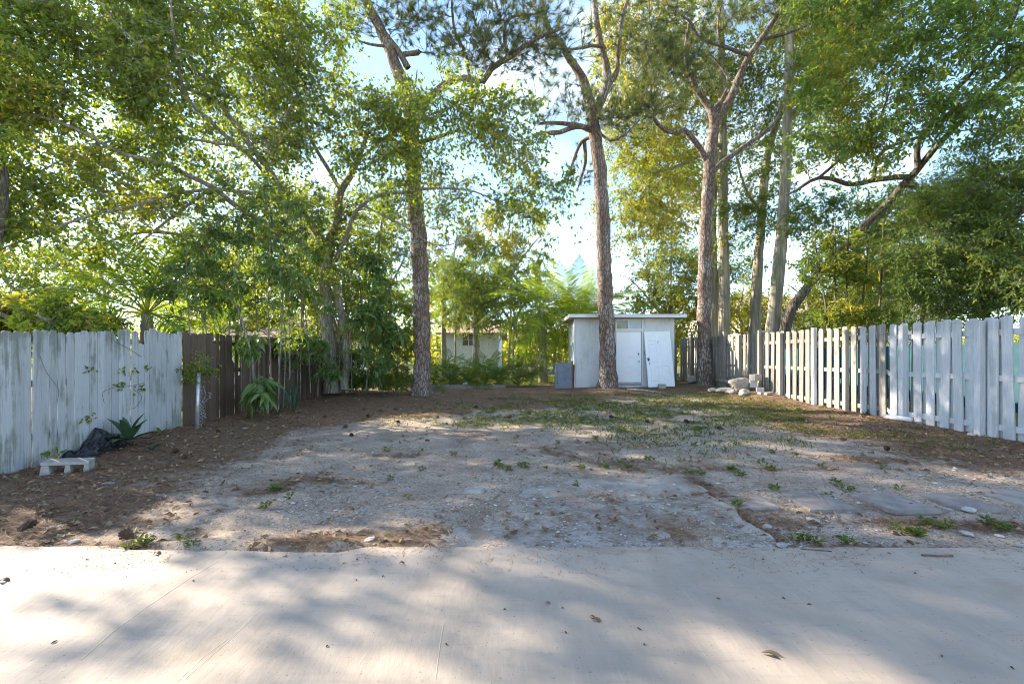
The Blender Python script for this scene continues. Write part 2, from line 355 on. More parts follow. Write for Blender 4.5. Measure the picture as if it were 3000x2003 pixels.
LM = {}
TC = (1.9, 1.75, .55)
TC = (1.85, 1.6, .42)
LM['bright'] = leaf_mat('bright leaves', [(0, (0.095, 0.152, 0.032)), (.45, (0.174, 0.247, 0.043)), (.85, (0.291, 0.325, 0.054)), (1, (0.414, 0.315, 0.072))], .55, tcol=TC)
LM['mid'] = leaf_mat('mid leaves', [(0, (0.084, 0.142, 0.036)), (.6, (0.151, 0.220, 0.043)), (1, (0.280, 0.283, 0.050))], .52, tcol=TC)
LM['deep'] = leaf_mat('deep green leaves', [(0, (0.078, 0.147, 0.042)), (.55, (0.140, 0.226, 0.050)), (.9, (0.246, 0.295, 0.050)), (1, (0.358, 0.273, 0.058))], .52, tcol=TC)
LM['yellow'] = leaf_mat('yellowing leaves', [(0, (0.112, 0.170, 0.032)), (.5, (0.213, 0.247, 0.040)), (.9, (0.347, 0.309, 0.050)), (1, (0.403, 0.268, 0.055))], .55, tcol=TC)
LM['needle'] = leaf_mat('pine needles', [(0, (0.062, 0.095, 0.036)), (.6, (0.112, 0.158, 0.049)), (.9, (0.235, 0.242, 0.065)), (1, (0.403, 0.283, 0.086))], .3, tcol=(1.6, 1.5, .7))
LM['palm'] = leaf_mat('palm leaflets', [(0, (0.090, 0.163, 0.029)), (.6, (0.180, 0.275, 0.040)), (1, (0.300, 0.337, 0.054))], .55, tcol=TC)
LM['darkpalm'] = leaf_mat('dark palm leaflets', [(0, (0.060, 0.117, 0.030)), (.6, (0.105, 0.178, 0.040)), (1, (0.220, 0.235, 0.050))], .45, tcol=TC)
LM['glossy'] = leaf_mat('glossy broad leaves', [(0, (.07, .13, .04)), (.7, (.125, .21, .055)), (1, (.25, .29, .06))], .42, rough=.38, spec=.5, tcol=TC)
LM['grass'] = leaf_mat('grass blades', [(0, (0.065, 0.102, 0.025)), (.6, (0.115, 0.158, 0.036)), (1, (0.260, 0.235, 0.068))], .4, tcol=TC)
LM['litter'] = leaf_mat('fallen leaves', [(0, (.12, .07, .04)), (.45, (.22, .135, .07)), (.8, (.31, .21, .12)), (.93, (.36, .29, .19)), (1, (.25, .27, .07))], .1, rough=.8, tcol=(1, .9, .7))
LM['straw'] = leaf_mat('fallen needles', [(0, (.11, .056, .032)), (.55, (.22, .115, .06)), (1, (.38, .23, .12))], .08, rough=.8, tcol=(1, .9, .7))
LM['gravel'] = leaf_mat('shell gravel', [(0, (.13, .105, .08)), (.35, (.24, .21, .175)), (.75, (.42, .385, .335)), (1, (.60, .57, .52))], .02, rough=.9, spec=.2)
LM['brom'] = leaf_mat('two tone strap leaves', [(0, (.028, .06, .035)), (1, (.06, .11, .05))], .15, rough=.4)

# ------------------------------------------------------------------ setting: ground, lawn, slabs
def ground_mat():
    m = bpy.data.materials.new('yard ground'); m.use_nodes = True; t = m.node_tree; L = t.links.new
    p = t.nodes['Principled BSDF']; p.inputs['Roughness'].default_value = .97; p.inputs['Specular IOR Level'].default_value = .1
    g = N(t, 'ShaderNodeNewGeometry')
    def noise(sc, det=6, r=.6):
        n = N(t, 'ShaderNodeTexNoise'); n.inputs['Scale'].default_value = sc; n.inputs['Detail'].default_value = det; n.inputs['Roughness'].default_value = r
        L(g.outputs['Position'], n.inputs['Vector']); return n.outputs[0]
    def mr(s, a, b):
        r = N(t, 'ShaderNodeMapRange'); r.inputs[1].default_value = a; r.inputs[2].default_value = b; r.interpolation_type = 'SMOOTHSTEP'; L(s, r.inputs[0]); return r.outputs[0]
    def mixc(f, a, b):
        x = N(t, 'ShaderNodeMix', data_type='RGBA')
        for i, v in ((0, f), (6, a), (7, b)):
            if isinstance(v, tuple): x.inputs[i].default_value = (*v, 1)
            else: L(v, x.inputs[i])
        return x.outputs[2]
    def att(n): return N(t, 'ShaderNodeAttribute', attribute_name=n).outputs['Fac']
    def add(a, b, k=1.0):
        x = N(t, 'ShaderNodeMath', operation='MULTIPLY_ADD'); L(b, x.inputs[0]); x.inputs[1].default_value = k; L(a, x.inputs[2]); return x.outputs[0]
    sand = mixc(mr(noise(1.7), .35, .65), (.42, .33, .245), (.30, .235, .173))
    sand = mixc(mr(noise(34, 5, .7), .50, .64), sand, (.15, .115, .088))
    sand = mixc(mr(noise(60, 3, .7), .58, .66), sand, (.54, .49, .425))
    brown = mixc(mr(noise(22, 5), .4, .6), (.155, .098, .06), (.24, .158, .098))
    brown = mixc(mr(noise(48, 3, .7), .56, .66), brown, (.34, .255, .17))
    green = mixc(mr(noise(15, 5), .4, .6), (.085, .10, .035), (.14, .145, .055))
    lf = mr(add(att('litter'), noise(9, 5), .9), .75, 1.1)
    c = mixc(lf, sand, brown)
    c = mixc(mr(add(att('grass'), noise(12, 4), .7), .95, 1.35), c, green)
    L(c, p.inputs['Base Color'])
    bn = N(t, 'ShaderNodeBump'); bn.inputs['Strength'].default_value = .9; bn.inputs['Distance'].default_value = .02
    L(noise(30, 6, .7), bn.inputs['Height']); L(bn.outputs[0], p.inputs['Normal'])
    return m
M['ground'] = ground_mat()
xs = np.concatenate([[-900, -300, -120, -60, -35, -22, -15, -11, -9, -8], np.arange(-7.4, 8.2, .045), [8.4, 9, 10, 12, 16, 24, 40, 70, 150, 400, 900]])
ys = np.concatenate([[-60, -20, -5, 0, 2, 2.8], np.arange(3.05, 7, .035), np.arange(7, 19, .07), np.arange(19, 24, .25), [25, 27, 30, 35, 45, 60, 100, 200, 500, 1200]])
GX, GY = np.meshgrid(xs, ys)
GZ = gz(GX, GY) - .12 * (1 - sm(GY, 2.9, 3.12)); 
lit = litter(GX, GY)
far = np.maximum(sm(GY, 18.2, 19.0), np.maximum(sm(-GX, 6.5, 6.7), sm(GX, 7.6, 7.9)))
lit = np.where(far > .5, .25 + .5 * (fbm(GX, GY, 3, 90) > .55), lit)
gr = np.maximum(grassy(GX, GY) * .55, far * .95)
nx, ny = len(xs), len(ys)
i0 = (np.arange(ny - 1)[:, None] * nx + np.arange(nx - 1)[None]).ravel()
me = np_mesh('ground', np.stack([GX, GY, GZ], -1).reshape(-1, 3), [np.stack([i0, i0 + 1, i0 + nx + 1, i0 + nx], -1)], True, attrs={'litter': lit.ravel(), 'grass': gr.ravel()})
tag(link('ground', me, M['ground']), kind='structure')

# patio slab in the foreground
sx = np.arange(-11, 11.01, .03)
ey = edge_y(sx)
rows = [np.stack([sx, 0 * sx - 7, 0 * sx], -1), np.stack([sx, 0 * sx + 1.0, 0 * sx], -1), np.stack([sx, 0 * sx + 2.6, 0 * sx], -1), np.stack([sx, ey - .05, 0 * sx], -1), np.stack([sx, ey - .008, 0 * sx - .002], -1), np.stack([sx, ey, 0 * sx - .012], -1), np.stack([sx, ey + .004, 0 * sx - .14], -1)]
Vs = np.concatenate(rows); n = len(sx)
i0 = (np.arange(len(rows) - 1)[:, None] * n + np.arange(n - 1)[None]).ravel()
mb = MB(); mb.add(Vs, [np.stack([i0, i0 + 1, i0 + n + 1, i0 + n], -1)])
def ridge(mb, pts, wd=.006, h=.004):
    for (a, b) in zip(pts[:-1], pts[1:]):
        a = Vector(a); b = Vector(b); d = (b - a).normalized(); s = Vector((-d.y, d.x)) * wd * 2
        V = [(a.x - s.x, a.y - s.y, -.001), (a.x + s.x, a.y + s.y, -.001), (b.x + s.x, b.y + s.y, -.001), (b.x - s.x, b.y - s.y, -.001), (a.x, a.y, h * .3), (b.x, b.y, h * .3)]
        mb.add(V, [np.array([[0, 4, 5, 3], [4, 1, 2, 5]])])
def flat(px, py): d = CAMZ * F / (py - HZ); return ((px - 1500) / F * d, d)
for ln, wd, h in (([(640, 1642), (560, 1690), (440, 1770), (330, 1850), (240, 1930)], .006, .005), ([(1300, 1825), (1288, 1900), (1276, 1990)], .004, .004), ([(712, 1838), (600, 1920), (520, 1995)], .004, .003),
                  ([(1720, 1690), (1800, 1735), (1868, 1778)], .006, .004), ([(180, 1640), (60, 1690), (0, 1715)], .003, .003), ([(2300, 1640), (2650, 1643), (3000, 1650)], .004, .003), ([(1540, 1570 + 60), (1700, 1760), (1860, 1900)], .002, .002),
                  ([(540, 1990), (700, 1850), (760, 1790)], .003, .003), ([(1960, 1800), (2050, 1900), (2150, 2000)], .003, .003)):
    ridge(mb, [flat(*q) for q in ln], wd, h)
slab = mb.build('patio_slab', M['slab'], smooth=False)
tag(slab, kind='structure')

# weathered concrete pad between the patio and the yard
ox = np.arange(-.55, 1.86, .04); oy = np.arange(3.262, 5.12, .04)
OX, OY = np.meshgrid(ox, oy)
OXr = OX + np.where(OX > 1.7, .16 * (fbm(OY, OX * 0, .3, 11) - .5) - .02 * (OY - 3.3) + .12, 0) + np.where(OX < -.45, .25 * (fbm(OY, OX * 0, .4, 12) - .5), 0)
OYr = OY + np.where(OY > 5.0, .2 * (fbm(OX, OY * 0, .4, 13) - .5), 0)
OZ = gz0(OXr, OYr) + .004 + .004 * fbm(OX, OY, .5, 14) - .03 * (1 - sm(OX, -.5, .35)) * fbm(OX, OY, .5, 15) - .02 * sm(OY, 4.5, 5.1) - .03 * sm(fbm(OX, OY, .55, 16), .5, .68)
n = len(ox); i0 = (np.arange(len(oy) - 1)[:, None] * n + np.arange(n - 1)[None]).ravel()
mb = MB(); mb.add(np.stack([OXr, OYr, OZ], -1).reshape(-1, 3), [np.stack([i0, i0 + 1, i0 + n + 1, i0 + n], -1)])
er = np.stack([OXr[:, -1], OYr[:, -1], OZ[:, -1]], -1); er2 = er + np.array([.01, 0, -.09]); k = len(er)
mb.add(np.concatenate([er, er2]), [np.stack([np.arange(k - 1), np.arange(k - 1) + k, np.arange(1, k) + k, np.arange(1, k)], -1)])
er = np.stack([OXr[-1], OYr[-1], OZ[-1]], -1); er2 = er + np.array([0, .01, -.09]); k = len(er)
mb.add(np.concatenate([er, er2]), [np.stack([np.arange(k - 1), np.arange(1, k), np.arange(1, k) + k, np.arange(k - 1) + k], -1)])
tag(mb.build('concrete_pad', M['oldslab'], smooth=True), kind='structure')

# stepping pavers
pv = [(2.0, 4.10, .42, .52, .03, 'grey square paver nearest the cracked concrete pad'), (2.66, 4.05, .44, .50, -.04, 'second grey paver from the cracked concrete pad, twig across it'),
      (3.36, 4.02, .46, .50, .05, 'middle grey paver of the row, half covered by needles'), (3.98, 4.06, .42, .50, -.02, 'fourth grey paver from the concrete pad, partly buried in sand'),
      (4.62, 4.10, .52, .52, .03, 'grey paver at the far right end of the paver row')]
for x, y, a, b, rz, lb in pv:
    mb = MB(); k = 8
    poly = []
    for (cx, cy) in ((0, 0), (a, 0), (a, b), (0, b)): poly.append((cx + random.uniform(-.012, .012), cy + random.uniform(-.012, .012)))
    bm = bmesh.new(); vs_ = [bm.verts.new((px_, py_, 0)) for px_, py_ in poly]; f = bm.faces.new(vs_)
    ex = bmesh.ops.extrude_face_region(bm, geom=[f]); bmesh.ops.translate(bm, vec=(0, 0, .045), verts=[v for v in ex['geom'] if isinstance(v, bmesh.types.BMVert)])
    bmesh.ops.recalc_face_normals(bm, faces=bm.faces[:]); bmesh.ops.bevel(bm, geom=bm.edges[:], offset=.007, segments=2, affect='EDGES')
    me = bpy.data.meshes.new('paver'); bm.to_mesh(me); bm.free()
    o = link('paver', me, M['paver']); o.location = (x, y, float(gz0(x + .2, y + .25)) - .042); o.rotation_euler = (R(random.uniform(-.6, .6)), R(random.uniform(-.6, .6)), rz)
    tag(o, lb, 'paver', 'pavers laid in a row across the sand')

# ------------------------------------------------------------------ fences
def picket_mesh(wd, ht, th, ear=.022, top=None, wob=0):
    """board: width along y, thickness along x, standing on z=0"""
    a = wd / 2
    poly = top or [(-a, ht - ear * 1.3), (-a + ear, ht), (a - ear, ht), (a, ht - ear * 1.3)]
    pts = [(-a, 0), (a, 0)] + list(reversed(poly))
    bm = bmesh.new()
    v0 = [bm.verts.new((0, p[0], p[1])) for p in pts]
    f = bm.faces.new(v0); ex = bmesh.ops.extrude_face_region(bm, geom=[f])
    bmesh.ops.translate(bm, vec=(th, 0, 0), verts=[v for v in ex['geom'] if isinstance(v, bmesh.types.BMVert)])
    bmesh.ops.recalc_face_normals(bm, faces=bm.faces[:])
    me = bpy.data.meshes.new('picket'); bm.to_mesh(me); bm.free()
    return me
def dogear(wd, ht, th):        # unit wide board with rounded, worn shoulders
    a, b = random.uniform(.02, .05), random.uniform(.02, .05)
    return picket_mesh(wd, ht, th, top=[(-.5, ht - a), (-.36, ht - a * .35), (-.2, ht + random.uniform(-.006, .004)), (.2, ht + random.uniform(-.006, .004)), (.37, ht - b * .35), (.5, ht - b)])
def with_mat(me, m): me.materials.append(m); return me
def yx(px, X): return abs(X) * F / abs(px - 1500)

LX = -6.35
white = empty('white_fence', (LX, 7.0, 0), 'tall weathered whitewashed board fence with mould stains and a broken top', 'fence')
brown = empty('brown_fence', (LX, 12.0, 0), 'unpainted dark brown board fence continuing behind the shrubs, one board missing', 'fence')
def child(name, me, parent, m=None, loc=(0, 0, 0), rot=(0, 0, 0), label=None):
    o = link(name, me, m, parent); pl = parent.location
    o.location = Vector(loc) - pl; o.rotation_euler = rot
    if label: o['label'] = label
    return o
edges = [-160, -112, -70, -34, 1, 36, 65, 91, 118, 144, 168, 192, 214, 236, 260, 283, 304, 325, 345, 363, 382, 402, 420, 435, 453, 470, 486, 503, 518, 531]
wm = [with_mat(dogear(1, 1.86 + random.uniform(-.022, .018), .018), M['whitewood']) for _ in range(7)]
for i, (a, b) in enumerate(zip(edges[:-1], edges[1:])):
    ya, yb = yx(a, LX), yx(b, LX); gap = .024 if a in (144,) else .015 if a in (91, 118, 420) else random.choice([.005, .007, .009, .011])
    me = random.choice(wm); lb = None; wdt = yb - ya - gap
    if a == 325: me = with_mat(picket_mesh(1, 1.86, .018, top=[(-.5, 1.83), (-.44, 1.84), (.1, 1.73), (.5, 1.63)]), M['whitewood']); lb = 'picket with its top broken off at a slant'
    if a == 402: me = with_mat(picket_mesh(1, 1.86, .018, top=[(-.5, 1.62), (-.1, 1.625), (.2, 1.60), (.5, 1.61)]), M['whitewood']); lb = 'short picket with its top missing'
    o = child('picket', me, white, loc=(LX - .004 + random.uniform(-.009, .007), (ya + yb) / 2, gd(LX, (ya + yb) / 2) - .06 + random.uniform(-.01, .01)), rot=(R(random.uniform(-.35, .35)), 0, R(random.uniform(-1, 1))), label=lb)
    o.scale = (1, wdt, 1)
for z in (.25, .95, 1.55):
    mb = MB(); mb.box(LX - .066, LX - .026, 4.9, 8.72, z, z + .09); o = mb.build('rail', M['brownwood'], white); o.location = -white.location
    mb = MB(); mb.box(LX - .066, LX - .026, 8.75, 17.6, z + .05, z + .14); o = mb.build('rail', M['brownwood'], brown); o.location = -brown.location
bmsh = [with_mat(dogear(1, 1.86 + random.uniform(-.02, .02), .018), M['brownwood']) for _ in range(7)]
y = 8.75; k = 0
while y < 17.5:
    wd = .10 + .02 * random.random(); yc = y + wd / 2; z = gd(LX, min(yc, 13)) - .05; sc = 1 + .006 * (yc - 8.7)
    if 10.26 < yc < 10.40: me = with_mat(picket_mesh(1, 1.2, .018, top=[(-.5, 1.30), (0, 1.26), (.5, 1.20)]), M['brownwood']); lb = 'brown picket with its upper half broken off'
    elif 10.52 < yc < 10.66: me = with_mat(picket_mesh(1, .9, .018, top=[(-.5, .96), (0, .95), (.5, .97)]), M['brownwood']); lb = 'brown picket snapped off below the middle'
    elif 9.66 < yc < 9.76: me = with_mat(picket_mesh(1, .9, .018, top=[(-.5, 1.62), (0, 1.64), (.5, 1.61)]), M['brownwood']); lb = None
    else: me = random.choice(bmsh); lb = None
    o = child('picket', me, brown, loc=(LX + random.uniform(-.012, .008), yc, z + random.uniform(-.015, .015)), rot=(R(random.uniform(-.4, .4)), 0, R(random.uniform(-1.5, 1.5))), label=lb)
    o.scale = (1, wd - random.choice([.005, .008, .012]), sc); y += wd
for yy in (6.9, 8.73, 11.1, 13.5, 15.9):
    mb = MB(); mb.box(LX - .158, LX - .068, yy - .045, yy + .045, -.1, 1.72); o = mb.build('post', M['brownwood'], white if yy < 8 else brown); o.location = -(white if yy < 8 else brown).location

RX = 7.40
pf = empty('painted_fence', (RX, 7.5, 0), 'pale blue white painted shadowbox fence with alternating boards, at the sunny side', 'fence')
bf = empty('bare_fence', (RX, 13, 0), 'unpainted greyish tan shadowbox fence running back toward the shed', 'fence')
meshes = {}
for key, mm in (('p', M['bluewood']), ('b', M['barewood'])):
    meshes[key] = [with_mat(picket_mesh(.152, 1.84 + random.uniform(-.015, .015), .02, .026), mm) for _ in range(4)]
ybase = 6.69 - 6 * .258
for k in range(60):
    ya = ybase + k * .258
    if ya > 19.9: break
    paint = ya < 9.0 or (9.2 < ya < 9.7)
    root = pf if ya < 9.75 else bf
    for side in (0, 1):
        yc = ya + .076 + side * .129
        key = 'p' if (paint and not (side and ya > 8.2)) else 'b'
        z = gd(RX, yc) + .0 + random.uniform(-.02, .012)
        X = RX if side == 0 else RX + .062
        o = child('picket', random.choice(meshes[key]), root, loc=(X, yc + random.uniform(-.012, .012), z), rot=(R(random.uniform(-1.1, 1.1)), R(random.uniform(-.5, .5)), R(random.uniform(-2, 2))))
        if root is pf and key == 'b': o['label'] = 'unpainted picket'
for z in (.17, .92, 1.62):
    mb = MB(); mb.box(RX + .022, RX + .060, 5.1, 8.98, z + .06, z + .15); o = mb.build('rail', M['bluewood'], pf); o.location = -pf.location
    mb = MB(); mb.box(RX + .022, RX + .060, 8.983, 19.9, z + .09, z + .18); o = mb.build('rail', M['barewood'], bf); o.location = -bf.location
for yy, mm, ht in ((5.75, 'bluewood', 1.78), (7.15, 'bluewood', 1.80), (8.56, 'bluewood', 1.80), (10.02, 'barewood', 1.78), (11.08, 'lightpost', 1.88), (12.45, 'barewood', 1.80), (13.5, 'barewood', 1.92), (14.7, 'barewood', 1.82), (15.75, 'barewood', 1.98), (17.2, 'barewood', 1.9), (18.6, 'barewood', 1.9)):
    root = pf if yy < 9.5 else bf; z = gd(RX, yy)
    mb = MB(); s = .046
    mb.box(RX - .095, RX - .006, yy - s, yy + s, z - .2, z + ht)
    o = mb.build('post', M[mm], root, bevel=.005); o.location = -root.location
    if mm == 'lightpost': o['label'] = 'post half covered in flaking white paint'
# back fence seen between the shed and the right corner
ba = empty('back_fence', (6.6, 20.2, 0), 'grey bare board fence closing the far corner beside the shed', 'fence')
x = 5.95
while x < 7.35:
    o = child('picket', random.choice(meshes['b']), ba, loc=(x, 20.1, .2 + random.uniform(-.02, .02)), rot=(0, R(random.uniform(-1, 1)), R(-90))); x += random.choice([.165, .175, .2])
for z in (.5, 1.1, 1.75):
    mb = MB(); mb.box(5.85, 7.38, 20.125, 20.16, z, z + .09); o = mb.build('rail', M['barewood'], ba); o.location = -ba.location
# teal fence of the next lot
tl = empty('teal_fence', (9.2, 13, 0), 'teal painted board fence glimpsed through the gaps of the right fence', 'fence')
mb = MB(); mb.box(-.012, .012, -.19, .19, 0, 1.42); tme = with_mat(mb.mesh('picket'), M['teal'])
for k in range(26): child('picket', tme, tl, loc=(10.2 + random.uniform(-.01, .01), 8.4 + k * .385, .22))

# ------------------------------------------------------------------ shed
SY = 16.9; SX0, SX1, SYB = 2.36, 6.03, 19.0; SZ0, SZ1 = .10, 2.78
shed = empty('garden_shed', (SX0, SY, 0), 'small pale grey stucco shed with flat roof, transom window and white door', 'shed')
def sh(mb, name, m, label=None, smooth=False, bevel=0, parent=None):
    o = mb.build(name, M[m], parent or shed, smooth, bevel)
    if parent is None: o.location = -shed.location
    if label: o['label'] = label
    return o
DX0, DX1 = 3.885, 4.815; DZ0, DZ1, WZ0, WZ1 = .31, 2.285, 2.375, 2.70
mb = MB(); t = .15
mb.box(SX0, DX0 - .06, SY, SY + t, SZ0, SZ1); mb.box(DX1 + .06, SX1, SY, SY + t, SZ0, SZ1); mb.box(DX0 - .06, DX1 + .06, SY, SY + t, WZ1 + .05, SZ1); mb.box(DX0 - .06, DX1 + .06, SY, SY + t, SZ0, DZ0 - .02)
mb.box(SX0, SX0 + t, SY + t, SYB, SZ0, SZ1); mb.box(SX1 - t, SX1, SY + t, SYB, SZ0, SZ1); mb.box(SX0 + t, SX1 - t, SYB - t, SYB, SZ0, SZ1)
sh(mb, 'wall', 'stucco')
mb = MB(); mb.box(SX0 - .05, SX0 - .002, SY + .02, SY + .16, SZ0, SZ1 - .003); sh(mb, 'corner_board', 'framewhite')
mb = MB(); mb.box(2.10, 6.30, SY - .42, SYB + .3, SZ1 + .001, SZ1 + .06); roof = sh(mb, 'roof', 'soffit')
mb = MB(); mb.box(2.07, 6.33, SY - .455, SY - .423, SZ1 - .01, SZ1 + .115); sh(mb, 'fascia', 'fascia')
mb = MB(); mb.box(2.07, 2.098, SY - .42, SYB + .3, SZ1 - .01, SZ1 + .115); sh(mb, 'fascia', 'fascia')
mb = MB(); mb.box(6.302, 6.33, SY - .42, SYB + .3, SZ1 - .01, SZ1 + .115); sh(mb, 'fascia', 'fascia')
# needles lying on the roof
gx_, gy_ = np.meshgrid(np.arange(2.12, 6.30, .05), np.arange(SY - .40, SYB + .2, .08))
gzz = SZ1 + .07 + .26 * np.clip(fbm(gx_, gy_, .35, 31) - .25, 0, 1) * np.clip(fbm(gx_, gy_, 1.2, 37) * 2 - .4, .15, 1.3)
n = gx_.shape[1]; i0 = (np.arange(gx_.shape[0] - 1)[:, None] * n + np.arange(n - 1)[None]).ravel()
mb = MB(); mb.add(np.stack([gx_, gy_, gzz], -1).reshape(-1, 3), [np.stack([i0, i0 + 1, i0 + n + 1, i0 + n], -1)])
o = sh(mb, 'needle_litter', 'straw'); o['kind'] = 'stuff'
mb = MB(); fw = .05
mb.box(DX0 - fw, DX0, SY - .03, SY + .10, DZ0 - .02, WZ1 + .045); mb.box(DX1, DX1 + fw, SY - .03, SY + .10, DZ0 - .02, WZ1 + .045)
mb.box(DX0, DX1, SY - .03, SY + .10, DZ1 + .01, WZ0); mb.box(DX0, DX1, SY - .03, SY + .10, WZ1, WZ1 + .045)
sh(mb, 'door_frame', 'framewhite', bevel=.004)
mb = MB(); mb.box(DX0 + .008, DX1 - .008, SY + .02, SY + .06, DZ0, DZ1); door = sh(mb, 'door', 'doorwhite', bevel=.004)
mb = MB(); mb.box(DX0 + .02, DX1 - .02, SY + .016, SY + .0195, DZ0 + .01, DZ0 + .10); o = sh(mb, 'kick_strip', 'grime', parent=door)
mb = MB(); mb.box(DX1 - .135, DX1 - .085, SY + .014, SY + .019, 1.42, 1.49); sh(mb, 'lock_hole', 'hole', parent=door)
mb = MB(); mb.tube([(DX1 - .105 + .032 * math.cos(a), SY + .010, 1.17 + .032 * math.sin(a)) for a in np.linspace(0, 6.28, 14)], .008, 5); sh(mb, 'knob_ring', 'brass', parent=door, smooth=True)
win = empty('transom_window', (0, 0, 0)); win.parent = shed; win.location = -shed.location
mb = MB(); mx_ = (DX0 + DX1) / 2 - .03
mb.box(mx_ - .018, mx_ + .018, SY - .012, SY + .05, WZ0, WZ1); mb.box(DX0, mx_ - .018, SY - .01, SY + .04, WZ0, WZ0 + .016); mb.box(mx_ + .018, DX1, SY - .01, SY + .04, WZ0, WZ0 + .016)
sh(mb, 'mullion', 'framewhite', parent=win)
mb = MB(); mb.box(DX0, mx_ - .018, SY + .012, SY + .018, WZ0 + .016, WZ1); sh(mb, 'pane', 'glass1', 'dark transom pane', parent=win)
mb = MB(); mb.box(mx_ + .018, DX1, SY + .012, SY + .018, WZ0 + .016, WZ1); sh(mb, 'pane', 'glass2', 'pale frosted transom pane', parent=win)
mb = MB(); mb.box(DX0 + .03, DX0 + .17, SY + .006, SY + .011, WZ0 + .02, WZ0 + .15); sh(mb, 'card', 'yellow', parent=win)
mb = MB(); mb.box(DX1 + .09, DX1 + .115, SY - .006, SY + .004, 1.5, 1.54); mb.box(DX1 + .10, DX1 + .12, SY - .005, SY + .004, 1.44, 1.48); sh(mb, 'wall_hasp', 'dark')

# loose six-panel door leaning on the shed
dw, dh = .96, 2.06
ld = empty('loose_door', (5.42, SY - .42, .26), 'loose white six panel door with numeral leaning against the shed wall', 'door')
ld.rotation_euler = (R(-10.5), R(-1.7), 0)
bm = bmesh.new()
def bbox(bm, x0, x1, y0, y1, z0, z1, bev=0):
    r = bmesh.ops.create_cube(bm, size=1); vs_ = r['verts']
    bmesh.ops.scale(bm, vec=(x1 - x0, y1 - y0, z1 - z0), verts=vs_); bmesh.ops.translate(bm, vec=((x0 + x1) / 2, (y0 + y1) / 2, (z0 + z1) / 2), verts=vs_)
bbox(bm, -dw / 2, dw / 2, -.02, .02, 0, dh)
me = bpy.data.meshes.new('leaf'); bmesh.ops.bevel(bm, geom=bm.edges[:], offset=.004, segments=1, affect='EDGES'); bm.to_mesh(me); bm.free()
link('leaf', me, M['doorwhite'], ld)
def panel(x0, x1, z0, z1):
    mb = MB(); o0, i0_, i1 = -.0205, -.028, -.0235
    def ring(d, yv): return [(x0 + d, yv, z0 + d), (x1 - d, yv, z0 + d), (x1 - d, yv, z1 - d), (x0 + d, yv, z1 - d)]
    V = ring(0, o0) + ring(.014, -.031) + ring(.03, -.0215) + ring(.065, -.029)
    fs = []
    for q in range(3):
        for c in range(4): fs.append([q * 4 + c, q * 4 + (c + 1) % 4, q * 4 + 4 + (c + 1) % 4, q * 4 + 4 + c])
    fs.append([12, 13, 14, 15]); mb.add(V, [np.array(fs)]); mb.build('panel', M['doorwhite'], ld)
for x0, x1 in ((-.36, -.05), (.05, .36)):
    panel(x0, x1, 1.70, 1.92); panel(x0, x1, .92, 1.58); panel(x0, x1, .22, .78)
tcv = bpy.data.curves.new('numeral', 'FONT'); tcv.body = '3'; tcv.size = .13; tcv.extrude = .003; tcv.align_x = 'CENTER'
o = bpy.data.objects.new('numeral', tcv); COL.objects.link(o)
tcv.materials.append(M['brass']); o.parent = ld; o.location = (.0, -.024, 1.62); o.rotation_euler = (R(90), 0, 0)
mb = MB(); mb.prism([(-.40 + .036 * math.cos(a), 1.03 + .075 * math.sin(a)) for a in np.linspace(0, 6.28, 17)[:-1]], -.04, -.0215); o = mb.build('lock_plate', M['dark'], ld, bevel=.004)
mb = MB(); mb.prism([(-.395 + .02 * math.cos(a), 1.065 + .02 * math.sin(a)) for a in np.linspace(0, 6.28, 11)[:-1]], -.046, -.0405); mb.build('keypad', M['metal'], o)
mb = MB(); mb.tube([(-.37, -.024, .90), (-.345, -.03, .865), (-.40, -.03, .85), (-.36, -.03, .84)], .009, 5); mb.build('latch', M['brass'], ld, smooth=True)
for z in (.2, 1.78):
    mb = MB(); mb.box(dw / 2 - .012, dw / 2 + .002, -.026, -.0205, z, z + .1); mb.build('hinge', M['metal'], ld)
mb = MB(); mb.box(-.17, .09, SY * 0 - .22, -.09, -.06, .14); o = mb.build('stone_block', M['block'], None, bevel=.012); o.location = (5.38, SY - .5, .24); o.rotation_euler = (0, 0, .06)
tag(o, 'small weathered block propping the foot of the loose door', 'block')

# grey board and planks at the shed's left side
a0 = 1.66
mb = MB(); hw = .30; poly = [(-hw, 0), (hw, 0), (hw, .86)] + [(hw * math.cos(t_), .86 + .05 * math.sin(t_)) for t_ in np.linspace(.25, 2.9, 9)] + [(-hw, .86)]
gb = empty('grey_board', (1.87, 16.5, .21), 'grey painted board with gently arched top standing left of the shed', 'board')
gb.rotation_euler = (R(-5), 0, R(6))
mb.prism(poly, -.02, .02); mb.build('panel', M['greyboard'], gb, bevel=.004)
mb = MB(); mb.tube([(-hw - .02, 0, .86)] + [((hw + .0) * math.cos(t_), 0, .875 + .05 * math.sin(t_)) for t_ in np.linspace(2.9, .25, 9)] + [(hw + .02, 0, .86)], .016, 5); mb.build('top_trim', M['barewood'], gb)
mb = MB()
for k in range(9): mb.box(-hw + .07, -hw + .085, -.024, -.0205, .18 + k * .06, .21 + k * .06)
mb.build('slot', M['hole'], gb)
for k, (dx, ln, tl_, mm) in enumerate(((0, 1.0, 4, 'rustwood'), (.09, .86, 5.5, 'brownwood'))):
    mb = MB(); mb.box(-.04, .04, -.02, .02, 0, ln); o = mb.build('leaning_plank', M[mm]); o.location = (2.20 + dx * .5, 16.74 + k * .07, .2); o.rotation_euler = (R(-3), R(tl_ - 3), 0)
    tag(o, ('rusty brown plank leaning on the left shed wall behind the grey board', 'shorter dark plank leaning beside the rusty plank at the shed')[k], 'plank')

